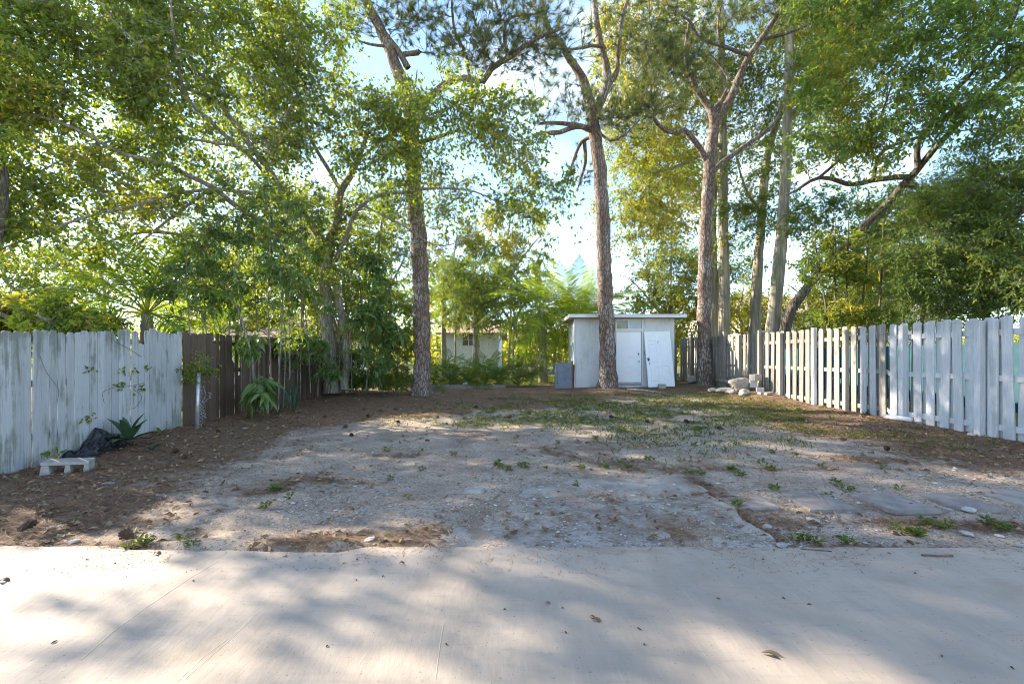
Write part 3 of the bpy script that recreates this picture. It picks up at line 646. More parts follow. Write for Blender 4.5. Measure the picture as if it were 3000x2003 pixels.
# ------------------------------------------------------------------ rubble by the right fence
def rock(name, loc, size, m, seed, label, cat='rock', group=None, rot=0, sub=3, am=.28):
    bm = bmesh.new(); bmesh.ops.create_icosphere(bm, subdivisions=sub, radius=1)
    r_ = np.random.default_rng(seed); off = r_.random(3) * 50
    dirs = r_.normal(size=(9, 3)); dirs /= np.linalg.norm(dirs, axis=1)[:, None]; lim = r_.uniform(.62, .95, 9)
    from mathutils import noise as mn
    for v in bm.verts:
        p = np.array(v.co); dd = dirs @ p
        sc = min(1.0, np.min(np.where(dd > 0.05, lim / np.maximum(dd, .05), 9)))
        q = Vector(p * sc); q *= 1 + am * .5 * mn.noise(Vector(p * 1.7 + off)) + am * .25 * mn.noise(Vector(p * 5 + off))
        v.co = (q.x * size[0], q.y * size[1], q.z * size[2])
    me = bpy.data.meshes.new(name); bm.to_mesh(me); bm.free()
    for p in me.polygons: p.use_smooth = False
    o = link(name, me, M[m]); o.location = loc; o.rotation_euler = (0, 0, rot)
    return tag(o, label, cat, group)
def G(px, py, dz=0): p = onground(px, py); p.z += dz; return p
def cblock(loc, rz, label, m='blockgrey', s=(.39, .19, .19), rx=0):
    mb = MB(); x, y_, z = s; t = .032
    mb.box(-x / 2, x / 2, -y_ / 2, -y_ / 2 + t, 0, z); mb.box(-x / 2, x / 2, y_ / 2 - t, y_ / 2, 0, z)
    for cx in (-x / 2 + t / 2, 0, x / 2 - t / 2): mb.box(cx - t / 2, cx + t / 2, -y_ / 2 + t, y_ / 2 - t, .001, z - .001)
    o = mb.build('cinder_block', M[m], bevel=.004); o.location = loc; o.rotation_euler = (rx, 0, rz)
    return tag(o, label, 'cinder block', 'cinder blocks by the bare fence')
def GF(px, X, dz=0): d = X * F / (px - 1500); return Vector((X, d, gd(X, d) + dz))
g = GF(2205, 7.08)
cblock(g + Vector((-.02, .0, .09)), 1.35, 'lower grey cinder block in the stack by the bare fence')
cblock(g + Vector((.04, -.3, -.09)), 1.2, 'half buried cinder block under the stack by the bare fence')
cblock(g + Vector((.02, -.12, .282)), .5, 'topmost cinder block of the little stack by the bare fence', s=(.32, .19, .19), m='block')
rock('boulder', GF(2166, 6.75, .17), (.33, .26, .23), 'rock', 3, 'rounded tan boulder lying on pale rubble near the pine')
for k, (px, X, s, lb) in enumerate([(2128, 6.45, (.34, .24, .10), 'pale flat rubble slab left of the tan boulder, brightly sunlit'), (2180, 6.55, (.28, .2, .12), 'pale rubble chunk in front of the tan boulder'), (2095, 6.3, (.26, .2, .09), 'small pale rubble piece at the pile’s left end'), (2145, 6.35, (.2, .16, .11), 'pale rubble lump wedged behind the flat slab')]):
    rock('rubble_stone', GF(px, X, .03), s, 'palerubble', 20 + k, lb, 'rubble', 'pale rubble pile by the right pine', rot=k)
rock('fallen_rock', G(2030, 1122, .12), (.30, .2, .17), 'blockgrey', 41, 'angular grey rock lying between the shed and the right pine', rot=.5)
for k, (px, py, rz) in enumerate(((2232, 1152, .4), (2252, 1156, .25))):
    mb = MB(); mb.box(-.11, .11, -.05, .05, 0, .06); o = mb.build('loose_brick', M['block'], bevel=.005); o.location = GF(px, 6.85 + .1 * k, .005); o.rotation_euler = (0, R(4 - 8 * k), rz)
    tag(o, ('loose pale brick lying left of its twin by the fence foot', 'loose pale brick lying at the very foot of the bare fence')[k], 'brick', 'loose bricks by the fence')
mb = MB(); p0 = at(2082, 1103, 17.5); pts = [Vector((7.0, 15.6, gd(7, 15.6) + .30)), Vector((7.0, 15.1, gd(7, 15.1) + .26)), Vector((6.95, 14.5, gd(6.95, 14.5) + .16)), Vector((6.85, 13.8, gd(6.85, 13.8) + .10))]
mb.tube(pts, [.045, .06, .065, .06], 8); tag(mb.build('fallen_log', M['greybark'], smooth=True), 'grey fallen branch lying from the pine to the boulder', 'log')
mb = MB(); a = Vector((7.16, 8.75, 0)); b = Vector((7.27, 8.28, 0)); a.z = gd(a.x, a.y) + .05; b.z = gd(b.x, b.y) + .06
mb.tube([a, (a + b) / 2, b], .045, 10); o = mb.build('white_pipe', M['pvc'], smooth=True); tag(o, 'short white pipe lying at the foot of the painted fence', 'pipe')
mb = MB(); a = G(1835, 1142, .03); b = G(1925, 1150, .02)
mb.tube([a, a.lerp(b, .5) + Vector((0, 0, .015)), b], .035, 7); tag(mb.build('fallen_stick', M['greybark'], smooth=True), 'pale thick stick lying in front of the shed door', 'stick')

# ------------------------------------------------------------------ things along the left fence
mb = MB(); z = .19
mb.prism([(-.20, z - .045), (.20, z - .045), (.20, z), (-.20, z)], -.095, .095)
for cx, wt in ((-.165, .075), (.02, .05), (.178, .05)):
    mb.prism([(cx - wt * .62, 0), (cx + wt * .62, 0), (cx + wt * .40, z - .046), (cx - wt * .40, z - .046)], -.09, .09)
mb.prism([(-.20, -.04), (.20, -.04), (.20, .0), (-.20, .0)], -.094, .094)
o = mb.build('cinder_block', M['block'], bevel=.008)
p = G(165, 1388); o.location = (p.x + .03, p.y + .12, p.z - .03); o.rotation_euler = (R(3), R(3), R(24)); o.scale = (1.15, 1.05, .95)
tag(o, 'old concrete block on its side by the white fence, hollows showing', 'cinder block')
# crumpled plastic
n = 21; u, v = np.meshgrid(np.linspace(0, 1, n), np.linspace(0, 1, n))
bx = -6.31 + .45 * v; by = 6.32 + .80 * u
hh = .03 + .24 * np.exp(-((u - .66) / .17) ** 2 - ((v - .22) / .33) ** 2) + .10 * np.exp(-((u - .95) / .12) ** 2 - ((v - .35) / .2) ** 2)
hh += .13 * np.abs(fbm(u * 3 + v * 2, v * 3 - u, .9, 71, 2) - .5) + .10 * np.abs(vnoise(u * 7 + v * 5, v * 2, 1., 75) - .5) + .05 * np.abs(vnoise(u * 9 - v * 7, v * 5, 1., 79) - .5)
hh += .05 * (np.random.default_rng(5).random(hh.shape) - .5)
hh *= sm(v, 1.0, .7) * sm(u, 0, .15) * sm(u, 1, .92)
bz = gz(bx, by) + hh
i0 = (np.arange(n - 1)[:, None] * n + np.arange(n - 1)[None]).ravel()
mb = MB(); mb.add(np.stack([bx, by, bz], -1).reshape(-1, 3), [np.stack([i0, i0 + 1, i0 + n + 1, i0 + n], -1)])
tag(mb.build('plastic_sheet', M['plastic'], smooth=False), 'crumpled black plastic sheet lying against the white fence', 'plastic sheet')
# galvanised post with a scrap of chain link
PX, PY = -5.92, 8.55; pz = gd(PX, PY)
mp_ = empty('metal_post', (PX, PY, pz), 'bare galvanised metal fence post with torn chain link scrap', 'post'); mp_.rotation_euler = (0, R(2.0), 0)
mb = MB(); mb.tube([(0, 0, -.1), (0, 0, 1.03)], .032, 14); mb.build('pole', M['metal'], mp_, smooth=True)
mb = MB(); mb.tube([(0, 0, 1.0301), (0, 0, 1.045)], .036, 14); mb.build('cap', M['metal'], mp_, smooth=True)
mb = MB()
for s in range(3):
    pts = []; 
    for q in range(26):
        zz = .02 + q * .032; wob = .10 * math.exp(-((zz - .62) / .12) ** 2) + .03 * math.sin(zz * 9)
        pts.append((.035 + s * .038 + (.019 if q % 2 == s % 2 else -.019) + wob * (s + .6) * .6, -.01 + .012 * (-1) ** q, zz))
    if s == 2: pts = pts[6:22]
    mb.tube(pts, .0042, 4)
mb.build('chain_link', M['metal'], mp_)

# ------------------------------------------------------------------ timber kerb behind the left pine
kb = at(1290, 1118, 17.3)
mb = MB(); mb.box(-3.4, -.25, 17.25, 17.35, .12, .285); o = mb.build('garden_kerb', M['barewood'], bevel=.006); tag(o, 'low grey timber kerb edging the bed behind the left pine', 'kerb')
rock('white_stone', (-1.78, 17.3, .33), (.11, .07, .06), 'palerock', 51, 'small white stone resting on the timber kerb')

# ------------------------------------------------------------------ houses beyond
def house(name, x0, x1, y0, y1, h, ridge, wall, label, over=.5, axis='x', wins=()):
    r = empty(name, (x0, y0, .2), label, 'house')
    def bl(mb, nm, m, par=None):
        o = mb.build(nm, M[m], par or r)
        if par is None: o.location = -r.location
        return o
    mb = MB(); mb.box(x0, x1, y0, y1, .1, h)
    if axis == 'y':
        xm = (x0 + x1) / 2; mb.prism([(x0, h + .001), (x1, h + .001), (xm, ridge - .12)], y0 + .001, y1 - .001)
    bl(mb, 'wall', wall)
    mb = MB(); th = .12
    if axis == 'x':
        ym = (y0 + y1) / 2; sl_ = (ridge - h) / (ym - y0)
        for sgn, (ya, yb) in ((1, (y0 - over, ym)), (-1, (y1 + over, ym))):
            V = [(x, yy, zz + dz) for dz in (0, th) for (x, yy, zz) in ((x0 - over, ya, h - over * sl_), (x1 + over, ya, h - over * sl_), (x1 + over, yb, ridge), (x0 - over, yb, ridge))]
            mb.add(V, [np.array([[0, 1, 2, 3], [4, 7, 6, 5], [0, 4, 5, 1], [1, 5, 6, 2], [2, 6, 7, 3], [3, 7, 4, 0]])])
    else:
        xm = (x0 + x1) / 2; sl_ = (ridge - h) / (xm - x0)
        for (xa, xb) in ((x0 - over, xm), (x1 + over, xm)):
            V = [(x, yy, zz + dz) for dz in (0, th) for (x, yy, zz) in ((xa, y0 - over, h - over * sl_), (xa, y1 + over, h - over * sl_), (xb, y1 + over, ridge), (xb, y0 - over, ridge))]
            mb.add(V, [np.array([[0, 1, 2, 3], [4, 7, 6, 5], [0, 4, 5, 1], [1, 5, 6, 2], [2, 6, 7, 3], [3, 7, 4, 0]])])
    bl(mb, 'roof', 'shingle')
    for (wx0, wx1, z0, z1) in wins:
        mb = MB(); f = .06; yy = y0
        mb.box(wx0, wx1, yy - .04, yy - .003, z0, z0 + f); mb.box(wx0, wx1, yy - .04, yy - .003, z1 - f, z1); mb.box(wx0, wx0 + f, yy - .04, yy - .003, z0 + f, z1 - f); mb.box(wx1 - f, wx1, yy - .04, yy - .003, z0 + f, z1 - f)
        xm = (wx0 + wx1) / 2; mb.box(xm - .03, xm + .03, yy - .04, yy - .003, z0 + f, z1 - f)
        zm = (z0 + z1) / 2
        wo = bl(mb, 'window', 'framewhite')
        for (pa, pb) in ((wx0 + f, xm - .03), (xm + .03, wx1 - f)):
            for (za, zb) in ((z0 + f, zm - .012), (zm + .012, z1 - f)):
                mb = MB(); mb.box(pa, pb, yy - .02, yy - .004, za, zb); bl(mb, 'pane', 'glass1', wo)
    return r
w0 = at(1353, 1014, 30); w1 = at(1393, 976, 30)
house('white_house', -4.45, -.9, 30, 40, 2.9, 4.0, 'house', 'white house with a four pane window beyond the left pine', wins=((w0.x, w1.x, w0.z, w1.z),))
hl = house('shingle_house', -15.5, -9.6, 21.0, 30, 2.25, 3.35, 'house', 'low white house with tan shingle roof behind the brown fence', over=.45)
house('cream_house', 17.5, 34, 35, 46, 4.8, 6.6, 'housecream', 'cream coloured house far behind the trees on the right', wins=((19, 20.4, 2.4, 3.8), (24, 25.4, 2.4, 3.8)))

# ------------------------------------------------------------------ vegetation helpers
def unit(v): return v / (np.linalg.norm(v, axis=-1, keepdims=True) + 1e-9)
def spline(pts, step=.25):
    """pts rows x,y,z,r -> resampled smooth polyline"""
    P = np.asarray(pts, float); P = np.vstack([2 * P[0] - P[1], P, 2 * P[-1] - P[-2]])
    o = []
    for i in range(1, len(P) - 2):
        a, b, c, d = P[i - 1:i + 3]; n = max(2, int(np.linalg.norm((c - b)[:3]) / step))
        t = np.linspace(0, 1, n, endpoint=False)[:, None]
        o.append(.5 * (2 * b + (c - a) * t + (2 * a - 5 * b + 4 * c - d) * t ** 2 + (3 * b - a - 3 * c + d) * t ** 3))
    o.append(P[-2][None]); S = np.vstack(o); S[:, 3] = np.maximum(S[:, 3], .004)
    return S
def limb(px_pts, step=.25, wig=.03):
    S = spline([(*at(p[0], p[1], p[2]), p[3]) for p in px_pts], step)
    k = len(S); t = np.arange(k)
    for a in range(3):
        S[1:-1, a] += (wig * np.sin(t * 1.3 + rng.random() * 9) * rng.random() + (rng.random(k) - .5) * wig)[1:-1] * np.minimum(1, S[1:-1, 3] * 8)
    return S
def leaves(P, D, Nn, L, Wd, fold=.25):
    """diamond leaves, folded along the midrib: 4 verts, 2 tris"""
    D = unit(D); S = unit(np.cross(D, Nn)); U = np.cross(S, D)
    L = L[:, None]; Wd = Wd[:, None]
    m = P + D * L * .45
    V = np.stack([P, m + S * Wd * .5 + U * Wd * fold, P + D * L - U * L * .12, m - S * Wd * .5 + U * Wd * fold], 1)
    i = np.arange(len(P))[:, None] * 4
    return V.reshape(-1, 3), np.concatenate([i + [0, 2, 1], i + [0, 3, 2]], 1).reshape(-1, 3)
def bigleaves(P, D, Nn, L, Wd, droop=.5):
    """longer leaves in three sections with a drooping midrib: 8 verts, 8 tris as 2 tris + 2+2 quads"""
    D = unit(D); S = unit(np.cross(D, Nn)); U = np.cross(S, D); L = L[:, None]; Wd = Wd[:, None]
    dn = np.array([0, 0, -1.]) * L * droop
    c1 = P + D * L * .35 + dn * .06; c2 = P + D * L * .72 + dn * .35; tp = P + D * L + dn * .8
    V = np.stack([P, c1 + S * Wd * .46 + U * Wd * .16, c1, c1 - S * Wd * .46 + U * Wd * .16, c2 + S * Wd * .34 + U * Wd * .1, c2, c2 - S * Wd * .34 + U * Wd * .1, tp], 1)
    i = np.arange(len(P))[:, None] * 8
    T = np.concatenate([i + [0, 2, 1], i + [0, 3, 2], i + [4, 5, 7], i + [5, 6, 7]], 1).reshape(-1, 3)
    Q = np.concatenate([i + [1, 2, 5, 4], i + [2, 3, 6, 5]], 1).reshape(-1, 4)
    return V.reshape(-1, 3), T, Q
def blob_points(blobs):
    o = []
    for bl_ in blobs:
        if bl_[0] == 'b':
            _, x0, x1, y0, y1, d0, d1, n = bl_; u = rng.random((n, 3)); tx = u[:, 0]
            d = d0 + (d1 - d0) * np.clip(tx + (u[:, 2] - .5) * .7, -.2, 1.2)
            o.append(np.stack([(x0 + (x1 - x0) * tx - 1500) / F * d, d, CAMZ - (y0 + (y1 - y0) * u[:, 1] - HZ) / F * d], -1)); continue
        (px, py, d, rx, ry, rd, n) = bl_
        c = np.array(at(px, py, d)); v = rng.normal(size=(n, 3)); v = unit(v) * rng.random((n, 1)) ** .45
        o.append(c + v * np.array([rx / F * d, rd, ry / F * d]))
    return np.vstack(o)
def connect(S, C, r0=.012, k=7, rise=.12, maxr=.05):
    """grow a branch from the nearest skeleton point to every centre in C"""
    pts = S[:, :3]; rad = S[:, 3]
    dmin = np.array([np.min(((pts - c) ** 2).sum(1)) for c in C]); C = C[np.argsort(dmin)]
    PP, RR = [], []
    for c in C:
        d2 = ((pts - c) ** 2).sum(1); j = np.argmin(d2 * (1 + .25 * rng.random(len(d2)))); a = pts[j]; Ln = math.sqrt(d2[j])
        mid = (a + c) / 2 + rng.normal(size=3) * Ln * .13 + np.array([0, 0, rise * Ln])
        t = np.linspace(0, 1, k)[:, None]
        p = (1 - t) ** 2 * a + 2 * t * (1 - t) * mid + t ** 2 * c + np.sin(t * np.pi) * rng.normal(size=(k, 3)) * Ln * .025
        ra = min(rad[j] * .75, r0 + .011 * Ln, maxr); r = np.linspace(max(ra, .004), .0035, k)
        PP.append(p); RR.append(r); pts = np.vstack([pts, p[2:]]); rad = np.concatenate([rad, r[2:]])
    return np.array(PP), np.array(RR)
def twigs_of(P, per, ln, droop=.25, up=.1, lo=.35):
    """twigs starting along branch polylines P (N,k,3)"""
    n, k = P.shape[:2]; t = lo + (1 - lo) * rng.random((n, per)); f = t * (k - 1); i = np.clip(f.astype(int), 0, k - 2); fr = (f - i)[..., None]
    r_ = np.arange(n)[:, None]; a = P[r_, i] * (1 - fr) + P[r_, i + 1] * fr; tg = unit(P[r_, i + 1] - P[r_, i])
    d = unit(tg * .7 + rng.normal(size=a.shape) * np.array([.75, .75, .5]) + np.array([0, 0, up]))
    L = ln * (.5 + rng.random((n, per, 1))); a = a.reshape(-1, 3); d = d.reshape(-1, 3); L = L.reshape(-1, 1)
    s = np.linspace(0, 1, 4)[None, :, None]
    Q = a[:, None] + d[:, None] * L[:, None] * s + np.array([0, 0, -1.]) * (L[:, None] * droop) * s ** 2 + rng.normal(size=(len(a), 4, 3)) * L[:, None] * .05 * (s > 0)
    return Q
def leaf_on(Q, per, size, hang=.4, asp=.5, spread=.04, var=.5):
    n = len(Q); t = .15 + .85 * rng.random((n, per)); f = t * 3; i = np.clip(f.astype(int), 0, 2); fr = (f - i)[..., None]; r_ = np.arange(n)[:, None]
    p = Q[r_, i] * (1 - fr) + Q[r_, i + 1] * fr; tg = unit(Q[r_, i + 1] - Q[r_, i])
    p = (p + rng.normal(size=p.shape) * spread).reshape(-1, 3)
    d = unit(tg * .5 + rng.normal(size=tg.shape) * .7 + np.array([0, 0, -hang])).reshape(-1, 3)
    nn = unit(rng.normal(size=d.shape) * 1.1 + np.array([0, 0, .7]))
    L = size * (1 - var / 2 + var * rng.random(len(p))) * (1 + .35 * (rng.random(len(p)) < .12))
    return p, d, nn, L, L * asp
def leaf_rnd(p, s=1.3, amt=.5):
    """per leaf shade of green: clumps (leaf age) plus noise"""
    c = fbm(p[:, 0] + p[:, 2] * .7, p[:, 1] + p[:, 2] * .9, s, 123, 2)
    return np.clip((c - .5) * 1.6 * amt + .45 + (rng.random(len(p)) - .5) * .75, 0, 1)
def trunk_tubes(limbs, k=9, rough=.07):
    mb = MB()
    for S in limbs:
        kk = k + (5 if S[:, 3].max() > .15 else 0)
        V, Fq = tubes(S[None, :, :3], S[None, :, 3], kk, rough); n = len(S) * kk
        mb.add(V, [Fq, (np.arange(kk) + n - kk)[None]])
    return mb
def tree(name, label, cat, base, limbs, blobs, leaf='mid', bk='greybark', size=.09, tw=9, lv=8, tl=.5, hang=.4, asp=.5, rise=.12, conn_k=7, group=None, r0=.012, rough=.07, clump=1.3, droop=.25, tips=True, crown='crown', bare=None):
    root = empty(name, base, label, cat, group); off = -np.array(base)
    S = np.vstack(limbs)
    P, Rr = connect(S, blob_points(blobs), r0, conn_k, rise)
    Q = twigs_of(P, tw, tl, droop); Ql = Q
    if bare:
        Pb, Rb = connect(np.vstack([S] + [np.concatenate([q, np.full((len(q), 1), .01)], 1) for q in P[:200]]), blob_points(bare), r0, conn_k, -.02)
        Q = np.concatenate([Q, twigs_of(Pb, 7, tl * 1.3, .1, .0)]); P = np.concatenate([P, Pb]); Rr = np.concatenate([Rr, Rb])
    tr = trunk_tubes(limbs, rough=rough); 
    me = tr.mesh('trunk', True); o = link('trunk', me, M[bk], root); o.location = off
    V1, F1 = tubes(P, Rr, 4); V2, F2 = tubes(Q, np.broadcast_to(np.linspace(.0045, .0018, 4), Q.shape[:2]), 3)
    o = link('branches', np_mesh('branches', np.vstack([V1, V2]), [np.vstack([F1, F2 + len(V1)])], True), M[bk], root); o.location = off; o['kind'] = 'stuff'
    p, d, nn, L, W = leaf_on(Ql, lv, size, hang, asp)
    V, Fc = leaves(p, d, nn, L, W)
    o = link(crown, np_mesh(crown, V, [Fc], False, rnd=np.repeat(leaf_rnd(p, clump), 2)), LM[leaf], root); o.location = off
    return root
def needles(P, D, n, ln, wd=.004, cone=.9):
    """tufts of needles: one thin triangle each"""
    N_ = len(P); d = unit(np.repeat(D, n, 0) * .8 + rng.normal(size=(N_ * n, 3)) * cone * .55)
    p = np.repeat(P, n, 0) - np.repeat(unit(D), n, 0) * (rng.random((N_ * n, 1)) * .12)
    s = unit(np.cross(d, rng.normal(size=d.shape))) * wd * .5; L = ln * (.7 + .5 * rng.random((len(d), 1)))
    V = np.stack([p - s, p + s, p + d * L + np.array([0, 0, -.10]) * L], 1).reshape(-1, 3)
    return V, np.arange(len(V)).reshape(-1, 3)
def pine(name, label, base, limbs, blobs, tuft=.27, per=56, tw=4):
    root = empty(name, base, label, 'tree', 'tall pines in the yard'); off = -np.array(base)
    S = np.vstack([l[len(l) // 4:] for l in limbs])
    P, Rr = connect(S, blob_points(blobs), .014, 8, -.10, .05)
    Q = twigs_of(P, tw, .55, -.35, .1, .45)
    o = link('trunk', trunk_tubes(limbs, 12, .085).mesh('trunk', True), M['pinebark'], root); o.location = off
    V1, F1 = tubes(P, Rr, 5); V2, F2 = tubes(Q, np.broadcast_to(np.linspace(.010, .006, 4), Q.shape[:2]), 4)
    o = link('branches', np_mesh('branches', np.vstack([V1, V2]), [np.vstack([F1, F2 + len(V1)])], True), M['darkbark'], root); o.location = off; o['kind'] = 'stuff'
    tp = np.vstack([Q[:, 3], P[:, -1]]); td = unit(np.vstack([Q[:, 3] - Q[:, 2], P[:, -1] - P[:, -2]]))
    V, Fc = needles(tp, td, per, tuft, .0085)
    rr = np.repeat(np.clip(.15 + .75 * rng.random(len(tp)) ** 1.5, 0, 1), per) + (rng.random(len(Fc)) - .5) * .3
    o = link('needles', np_mesh('needles', V, [Fc], False, rnd=np.clip(rr, 0, 1)), LM['needle'], root); o.location = off
    cb = MB()
    for q in Q[rng.random(len(Q)) < .12]:
        c = q[2] + np.array([0, 0, -.05])
        cb.tube([c + np.array([0, 0, .05]), c + np.array([0, 0, .03]), c, c - np.array([0, 0, .04]), c - np.array([0, 0, .06])], [.01, .028, .034, .022, .006], 6)
    if cb.n: o = cb.build('cones', M['darkbark'], root, True); o.location = off; o['kind'] = 'stuff'
    return root
def frond_mesh(ln, nl, lw, ll, arch, seed, drop=.5):
    r_ = np.random.default_rng(seed); k = 12; t = np.linspace(0, 1, k)
    ang = arch * t ** 1.3
    dx = np.cos(ang); dz = np.sin(-ang) + .0
    x = np.concatenate([[0], np.cumsum((dx[:-1] + dx[1:]) / 2)]) * ln / (k - 1); z = np.concatenate([[0], np.cumsum((dz[:-1] + dz[1:]) / 2)]) * ln / (k - 1)
    Pm = np.stack([x, 0 * x, z], -1)
    lw = min(lw, .042)
    V0, F0 = tubes(Pm[None], np.linspace(.022, .004, k)[None], 4)
    tt = .16 + .84 * (np.arange(nl) + .5) / nl; side = np.where(np.arange(nl) % 2, 1., -1.)
    f = tt * (k - 1); i = np.clip(f.astype(int), 0, k - 2); fr = (f - i)[:, None]
    p = Pm[i] * (1 - fr) + Pm[i + 1] * fr; tg = unit(Pm[i + 1] - Pm[i])
    sd = np.stack([0 * side, side, 0 * side], -1)
    d = unit(tg * .75 + sd + np.array([0, 0, .15]) + r_.normal(size=p.shape) * .13)
    L = (ll * (np.sin(np.clip(tt * 1.05, 0, 1) * np.pi * .9 + .25)) * (.85 + .3 * r_.random(nl)))[:, None]
    wv = tg * lw * .5
    m = p + d * L * .55 + np.array([0, 0, -1]) * L * .10 * drop; e = p + d * L * .95 + np.array([0, 0, -1]) * L * .5 * drop
    V = np.stack([p - wv * .6, p + wv * .6, m + wv, m - wv, e], 1).reshape(-1, 3); j = np.arange(nl)[:, None] * 5 + len(V0)
    Vt = np.vstack([V0, V]); T = j + [3, 2, 4]; Q4 = np.vstack([F0, j + [0, 1, 2, 3]])
    rn = np.concatenate([np.full(len(T), .5) + r_.normal(size=len(T)) * .2, np.full(len(F0), .8), np.full(nl, .45) + r_.normal(size=nl) * .2])
    return np_mesh('frond', Vt, [T, Q4], False, rnd=np.clip(rn, 0, 1))
def palm(name, label, base, ht, lean, ln, nf, m='palm', bk='palebark', tr=.12, up=(70, -35), nl=70, ll=.55, group=None, seed=0, spread0=0.0):
    root = empty(name, base, label, 'palm', group); r_ = np.random.default_rng(seed)
    if ht > .1:
        S = spline([(0, 0, -.1, tr * 1.25), (lean[0] * .3, lean[1] * .3, ht * .5, tr), (lean[0], lean[1], ht, tr * .9)], .12)
        V, Fq = tubes(S[None, :, :3], S[None, :, 3] * (1 + .12 * (np.arange(len(S)) % 2)), 10, .1)
        link('trunk', np_mesh('trunk', V, [Fq], True), M[bk], root)
    ms = [frond_mesh(ln, nl, .035 * ln / 2, ll, a, seed * 7 + q, .55 + .25 * q) for q, a in enumerate((.85, 1.15, 1.5))]
    for q in ms: q.materials.append(LM[m])
    for k in range(nf):
        f = k / max(1, nf - 1); el = up[0] + (up[1] - up[0]) * f + r_.uniform(-9, 9)
        o = link('frond', ms[0 if f < .3 else 1 if f < .75 else 2], None, root)
        sc = r_.uniform(.82, 1.08) * (1 if f > .12 else .8)
        o.location = (lean[0] + r_.uniform(-1, 1) * spread0, lean[1] + r_.uniform(-1, 1) * spread0, ht); o.scale = (sc, sc, sc)
        o.rotation_mode = 'ZYX'; o.rotation_euler = (R(r_.uniform(-25, 25)), 0, 0)
        o.rotation_mode = 'XYZ'
        mtx = Matrix.Rotation(k * 2.39996 + r_.uniform(-.25, .25), 3, 'Z') @ Matrix.Rotation(-R(el), 3, 'Y') @ Matrix.Rotation(R(r_.uniform(-30, 30)), 3, 'X')
        o.rotation_euler = mtx.to_euler()
    return root
def bushy(name, label, cat, base, stems, cents, size, per, mt='glossy', bk='midbark', asp=.38, droop=.5, tl=.25, tw=6, big=True, r0=.008, group=None):
    """shrub or sapling: stems are pixel polylines, cents (px,py,d,rx,ry,rd,n)"""
    limbs = [limb(s, .15, .02) for s in stems]
    root = empty(name, base, label, cat, group); off = -np.array(base)
    P, Rr = connect(np.vstack(limbs), blob_points(cents), r0, 5, .05, .02)
    Q = twigs_of(P, tw, tl, .2, .2, .55)
    o = link('stems', trunk_tubes(limbs, 7).mesh('stems', True), M[bk], root); o.location = off
    V1, F1 = tubes(P, Rr, 4); V2, F2 = tubes(Q, np.broadcast_to(np.linspace(.005, .002, 4), Q.shape[:2]), 3)
    o = link('branches', np_mesh('branches', np.vstack([V1, V2]), [np.vstack([F1, F2 + len(V1)])], True), M[bk], root); o.location = off; o['kind'] = 'stuff'
    p, d, nn, L, W = leaf_on(Q, per, size, .35, asp, .015, .6)
    if big:
        V, T, Q4 = bigleaves(p, d, nn, L, W, droop); rn = leaf_rnd(p, .8, .3)
        me = np_mesh('foliage', V, [T, Q4], True, rnd=np.concatenate([np.repeat(rn, 4), np.repeat(rn, 2)]))
    else:
        V, T = leaves(p, d, nn, L, W); me = np_mesh('foliage', V, [T], False, rnd=np.repeat(leaf_rnd(p, .8), 2))
    o = link('foliage', me, LM[mt], root); o.location = off
    return root
def gb_(px, py, d): v = at(px, py, d); return (v.x, v.y, gd(v.x, v.y))

# ------------------------------------------------------------------ the great spreading tree on the left
B = gb_(975, 1135, 15.2)
LB = [limb(x) for x in (
    [(972, 1150, 15.2, .27), (968, 1060, 15.2, .22), (958, 940, 15, .2), (950, 850, 15, .19), (955, 760, 14.8, .17), (985, 660, 14.5, .14), (1000, 560, 14, .11), (1050, 470, 13.5, .08), (1080, 380, 13, .05)],
    [(1008, 1140, 15.0, .14), (1015, 1020, 15, .12), (990, 870, 15, .12), (960, 740, 14.8, .12), (900, 640, 14, .12), (830, 560, 13, .10), (760, 460, 12, .08), (700, 380, 11.5, .06), (640, 300, 11, .045)],
    [(955, 770, 14.8, .13), (860, 700, 13.5, .11), (760, 650, 12.5, .1), (620, 550, 11.5, .085), (480, 480, 10.5, .07), (370, 455, 10, .06), (200, 370, 9.5, .045), (0, 310, 9, .035), (-160, 280, 8.5, .02)],
    [(860, 700, 13.5, .1), (700, 690, 12.5, .075), (560, 690, 11.8, .06), (420, 680, 11, .05), (300, 715, 10.5, .04), (150, 790, 10, .02)],
    [(900, 640, 14, .1), (820, 590, 13.2, .085), (700, 560, 12, .07), (560, 560, 11, .055), (400, 600, 10, .045), (240, 640, 9.5, .035), (0, 730, 9, .02)],
    [(985, 760, 14.6, .1), (1060, 600, 13.6, .075), (1200, 560, 13, .06), (1320, 552, 12.8, .045), (1400, 565, 12.6, .03), (1490, 610, 12.5, .015)],
    [(830, 560, 13, .08), (700, 430, 11.5, .065), (560, 300, 10.5, .055), (520, 180, 10, .045), (500, 0, 9.5, .03), (490, -120, 9, .02)],
    [(640, 300, 11, .05), (550, 262, 10.5, .045), (400, 250, 10, .035), (250, 275, 9.5, .025), (90, 350, 9.2, .015)],
    [(1000, 560, 14, .09), (920, 420, 13, .07), (870, 260, 12.5, .055), (880, 100, 12, .04), (860, -80, 11.5, .02)],
    [(700, 430, 11.5, .05), (480, 400, 10.6, .04), (300, 420, 10, .03), (120, 500, 9.5, .02), (0, 560, 9.2, .012)],
    [(560, 300, 10.5, .04), (430, 150, 9.8, .03), (330, 60, 9.4, .02), (250, -60, 9, .012)],
    [(1050, 470, 13.5, .06), (1160, 380, 13, .045), (1280, 330, 12.7, .03), (1400, 300, 12.5, .02), (1520, 330, 12.4, .012)],
    [(1060, 600, 13.6, .05), (1180, 660, 13.2, .035), (1300, 720, 13, .025), (1480, 640, 12.8, .012)],
    [(620, 550, 11.5, .05), (500, 640, 11, .04), (380, 740, 10.6, .03), (290, 860, 10.3, .012)],
)]
